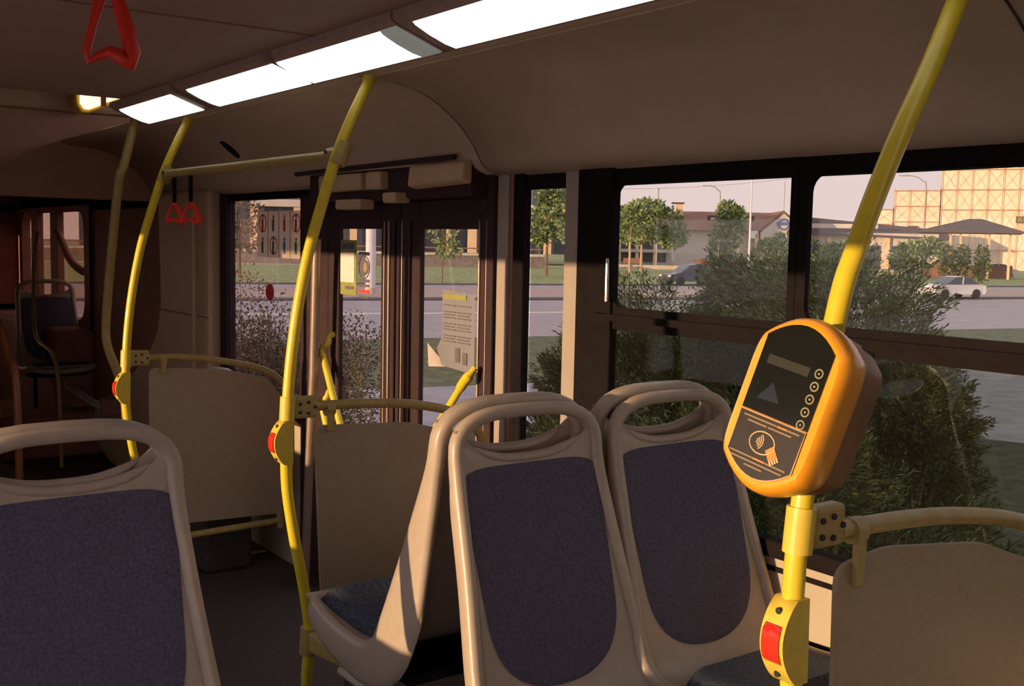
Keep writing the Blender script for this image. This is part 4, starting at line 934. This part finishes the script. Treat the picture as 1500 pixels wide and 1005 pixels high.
lattice_building('hotel_annex', 'lower sunlit latticed block left of the tall one', FH, -13.3, -6.8, 10.6, 2.1, 2.3)
lattice_building('hotel_porch', 'lowest sunlit latticed block, right beside the nearest pole', FH, -16.2, -13.3, 7.8, 1.5, 2.0)
att(bx(MB(), FH, -11.2, -9.8, -.5, .0, 3.3, 5.4).build('window', 'roofd'), H1)
t = thing('letter_sign', 'dark sign with light letters on the sunlit building at the right edge', 'sign', pt(FH, 4.6, -.6, 6.3))
att(bx(MB(), FH, 3.4, 9.5, -.75, -.5, 5.95, 6.9).build('board', 'signd'), t)
att(bx(MB(), FH, 4.6, 9.5, -.75, -.5, 7.7, 8.0).build('bar', 'lattice'), t); att(bx(MB(), FH, 3.3, 9.5, -.75, -.5, 4.7, 5.4).build('lower_bar', 'lattice'), t)
fc = bpy.data.curves.new('letters', 'FONT'); fc.body = 'KOTA'; fc.size = 1.0; fc.extrude = .03
fo_ = bpy.data.objects.new('letters_tmp', fc); COL.objects.link(fo_)
me = bpy.data.meshes.new_from_object(fo_.evaluated_get(bpy.context.evaluated_depsgraph_get())); bpy.data.objects.remove(fo_)
me.materials.append(M['signl']); lo = bpy.data.objects.new('letters', me); COL.objects.link(lo)
lo.matrix_world = Matrix((( *FH[1], 0), (0, 0, 1, 0), (*(-FH[2]), 0), (0, 0, 0, 1))).transposed()
lo.matrix_world.translation = pt(FH, 3.7, -.8, 6.1)
mw = lo.matrix_world.copy(); lo.parent = t; lo.matrix_parent_inverse = t.matrix_basis.inverted(); lo.matrix_basis = mw
# -- pavilion
FP = frame_at(1412, 112, 0.0)
t = thing('pavilion', 'open pavilion with a dark hipped roof before the sunlit building', 'pavilion', FP[0] + Vector((0, 0, GZ)))
att(MB().loft([[pt(FP, x, y, 3.45) for x, y in ((-4.6, -1.5), (4.6, -1.5), (4.6, 6), (-4.6, 6))], [pt(FP, x, y, 3.62) for x, y in ((-4.6, -1.5), (4.6, -1.5), (4.6, 6), (-4.6, 6))], [pt(FP, x, y, 4.85) for x, y in ((-.2, 2), (1.0, 2), (1.0, 2.4), (-.2, 2.4))]]).build('roof', 'roofd'), t)
for x in (-1.8, -.9, 1.6, 3.4): att(bx(MB(), FP, x, x + .22, 0, .25, GZ, 3.45).build('post', 'cream'), t)
att(bx(MB(), FP, -4.0, 4.0, 4, 4.4, GZ, .4).build('parapet', 'timber'), t)
# -- white round post
b = pol(az(540), 52) + Vector((0, 0, GZ))
t = thing('round_post', 'thick white round post in the first door pane', 'post', b)
att(MB().tube([b + Vector((0, 0, .0)), b + Vector((0, 0, 7))], .24, 18).build('shaft', 'postw', smooth=True), t); att(MB().tube([b, b + Vector((0, 0, .25))], .26, 18).build('base', 'kerbl', smooth=True, angle=30), t)
# -- lamp posts
def lamppost(u_, d, h, r, label, arm=None, m='pipe'):
    b = pol(az(u_), d) + Vector((0, 0, GZ)); fr = frame_at(u_, d)
    t = thing('lamp_post', label, 'lamp post', b, 0, 'street lamp posts and masts')
    if arm:
        pts = curve([b, b + Vector((0, 0, h * .85)), b + Vector((0, 0, h * .95)) + fr[1] * arm * .15, b + Vector((0, 0, h)) + fr[1] * arm * .5, b + Vector((0, 0, h * 1.01)) + fr[1] * arm], 4)
        sh_ = att(MB().tube(pts, r, 6).build('shaft', m, smooth=True), t); e = pts[-1]; sub(MB().obox(e, fr[1], fr[2], (0, 0, 1), .5, .12, .06).build('lamp_head', m), sh_)
    else:
        att(MB().tube([b, b + Vector((0, 0, h))], [r, r * .7], 6).build('shaft', m, smooth=True), t); att(MB().tube([b + Vector((0, 0, h)), b + Vector((0, 0, h + .15))], r * 1.2, 6).build('cap', m), t)
lamppost(1092, 66, 6.5, .07, 'slim white mast standing before the shop building', m='postw')
lamppost(1047, 130, 9.6, .07, 'curved street lamp above the tiled roof, left of the slim mast', -1.6)
lamppost(957, 130, 9.2, .10, 'plain mast above the broad green tree')
lamppost(1140, 170, 12.5, .06, 'distant thin mast above the gabled end')
lamppost(1345, 120, 10.2, .06, 'curved street lamp before the sunlit buildings, right of the nearest pole', -2.2)
t = thing('overhead_wires', 'two thin overhead wires across the sky in the sliding window', 'wires', pol(az(1000), 120))
for z, dz in ((9.4, 1.2), (8.1, 2.2)):
    att(MB().tube([pol(az(860 + 30 * k), 128) + Vector((0, 0, z + dz * k / 12 - .5 * math.sin(math.pi * k / 12))) for k in range(13)], .025, 5).build('wire', 'pipe'), t)
# -- cars
def car(u_, d, turn, label, m, sc=1.0, hatch=False):
    o, r, f = frame_at(u_, d, turn); o = o + Vector((0, 0, GZ + .0))
    t = thing('car', label, 'car', o)
    def q(x, y, z): return o + r * x * sc + f * y * sc + Vector((0, 0, z * sc))
    prof = [(-2.1, .30), (-2.15, .55), (-2.0, .78), (-1.2, .92), (1.55 if not hatch else 1.9, .95), (2.1, .88), (2.15, .5), (2.05, .28)]
    ys = ((-.82, .93), (-.86, 1.0), (.86, 1.0), (.82, .93))
    att(MB().loft([[q(x * k, y, z) for x, z in prof] for y, k in ys]).build('body', m, smooth=True, angle=35), t)
    cab_ = [(-1.15, .90), (-.35, 1.40), (.25, 1.46), (.95, 1.40), (1.75, .93)] if not hatch else [(-1.25, .9), (-.45, 1.45), (.4, 1.52), (1.5, 1.42), (1.95, .95)]
    att(MB().loft([[q(x * (.97 if abs(y) > .6 else 1), y, z) for x, z in cab_] for y in (-.70, -.55, .55, .70)]).build('glasshouse', 'wdark', smooth=True, angle=35), t)
    rf = [(-.36, 1.39), (.25, 1.47), (.97, 1.40), (.95, 1.36), (.25, 1.43), (-.34, 1.36)] if not hatch else [(-.46, 1.44), (.4, 1.54), (1.52, 1.43), (1.5, 1.39), (.4, 1.50), (-.44, 1.41)]
    att(MB().loft([[q(x, y, z) for x, z in rf] for y in (-.69, .69)]).build('roof', m, smooth=True, angle=35), t)
    for xx in (-1.30, 1.32):
        for yy in (-.84, .70): att(MB().disc(q(xx, yy + .16, .32), r, Vector((0, 0, 1)), .32 * sc, .32 * sc, .2 * sc, 16).build('wheel', 'tyre'), t)
    att(MB().obox(q(.28, -.715, 1.15), r, f, Vector((0.1, 0, 1)), .035 * sc, .02 * sc, .26 * sc).build('pillar', m), t)
    for yy in (-.6, .6): att(MB().obox(q(-2.06, yy, .66), r, f, (0, 0, 1), .06 * sc, .18 * sc, .08 * sc).build('head_lamp', 'lens'), t)
    return t
car(1390, 64, 0.75, 'white car parked beyond the bushes, right of the nearest pole', 'carw', .82)
car(1008, 72, 0.55, 'dark blue hatchback behind the bush tops in the sliding window', 'carb', .92, True)
car(1449, 118, 0.3, 'distant white car in front of the pavilion', 'carw', 1.0)
car(1140, 112, 0.9, 'small white car almost hidden by shrubs beside the divider', 'carw', .8)
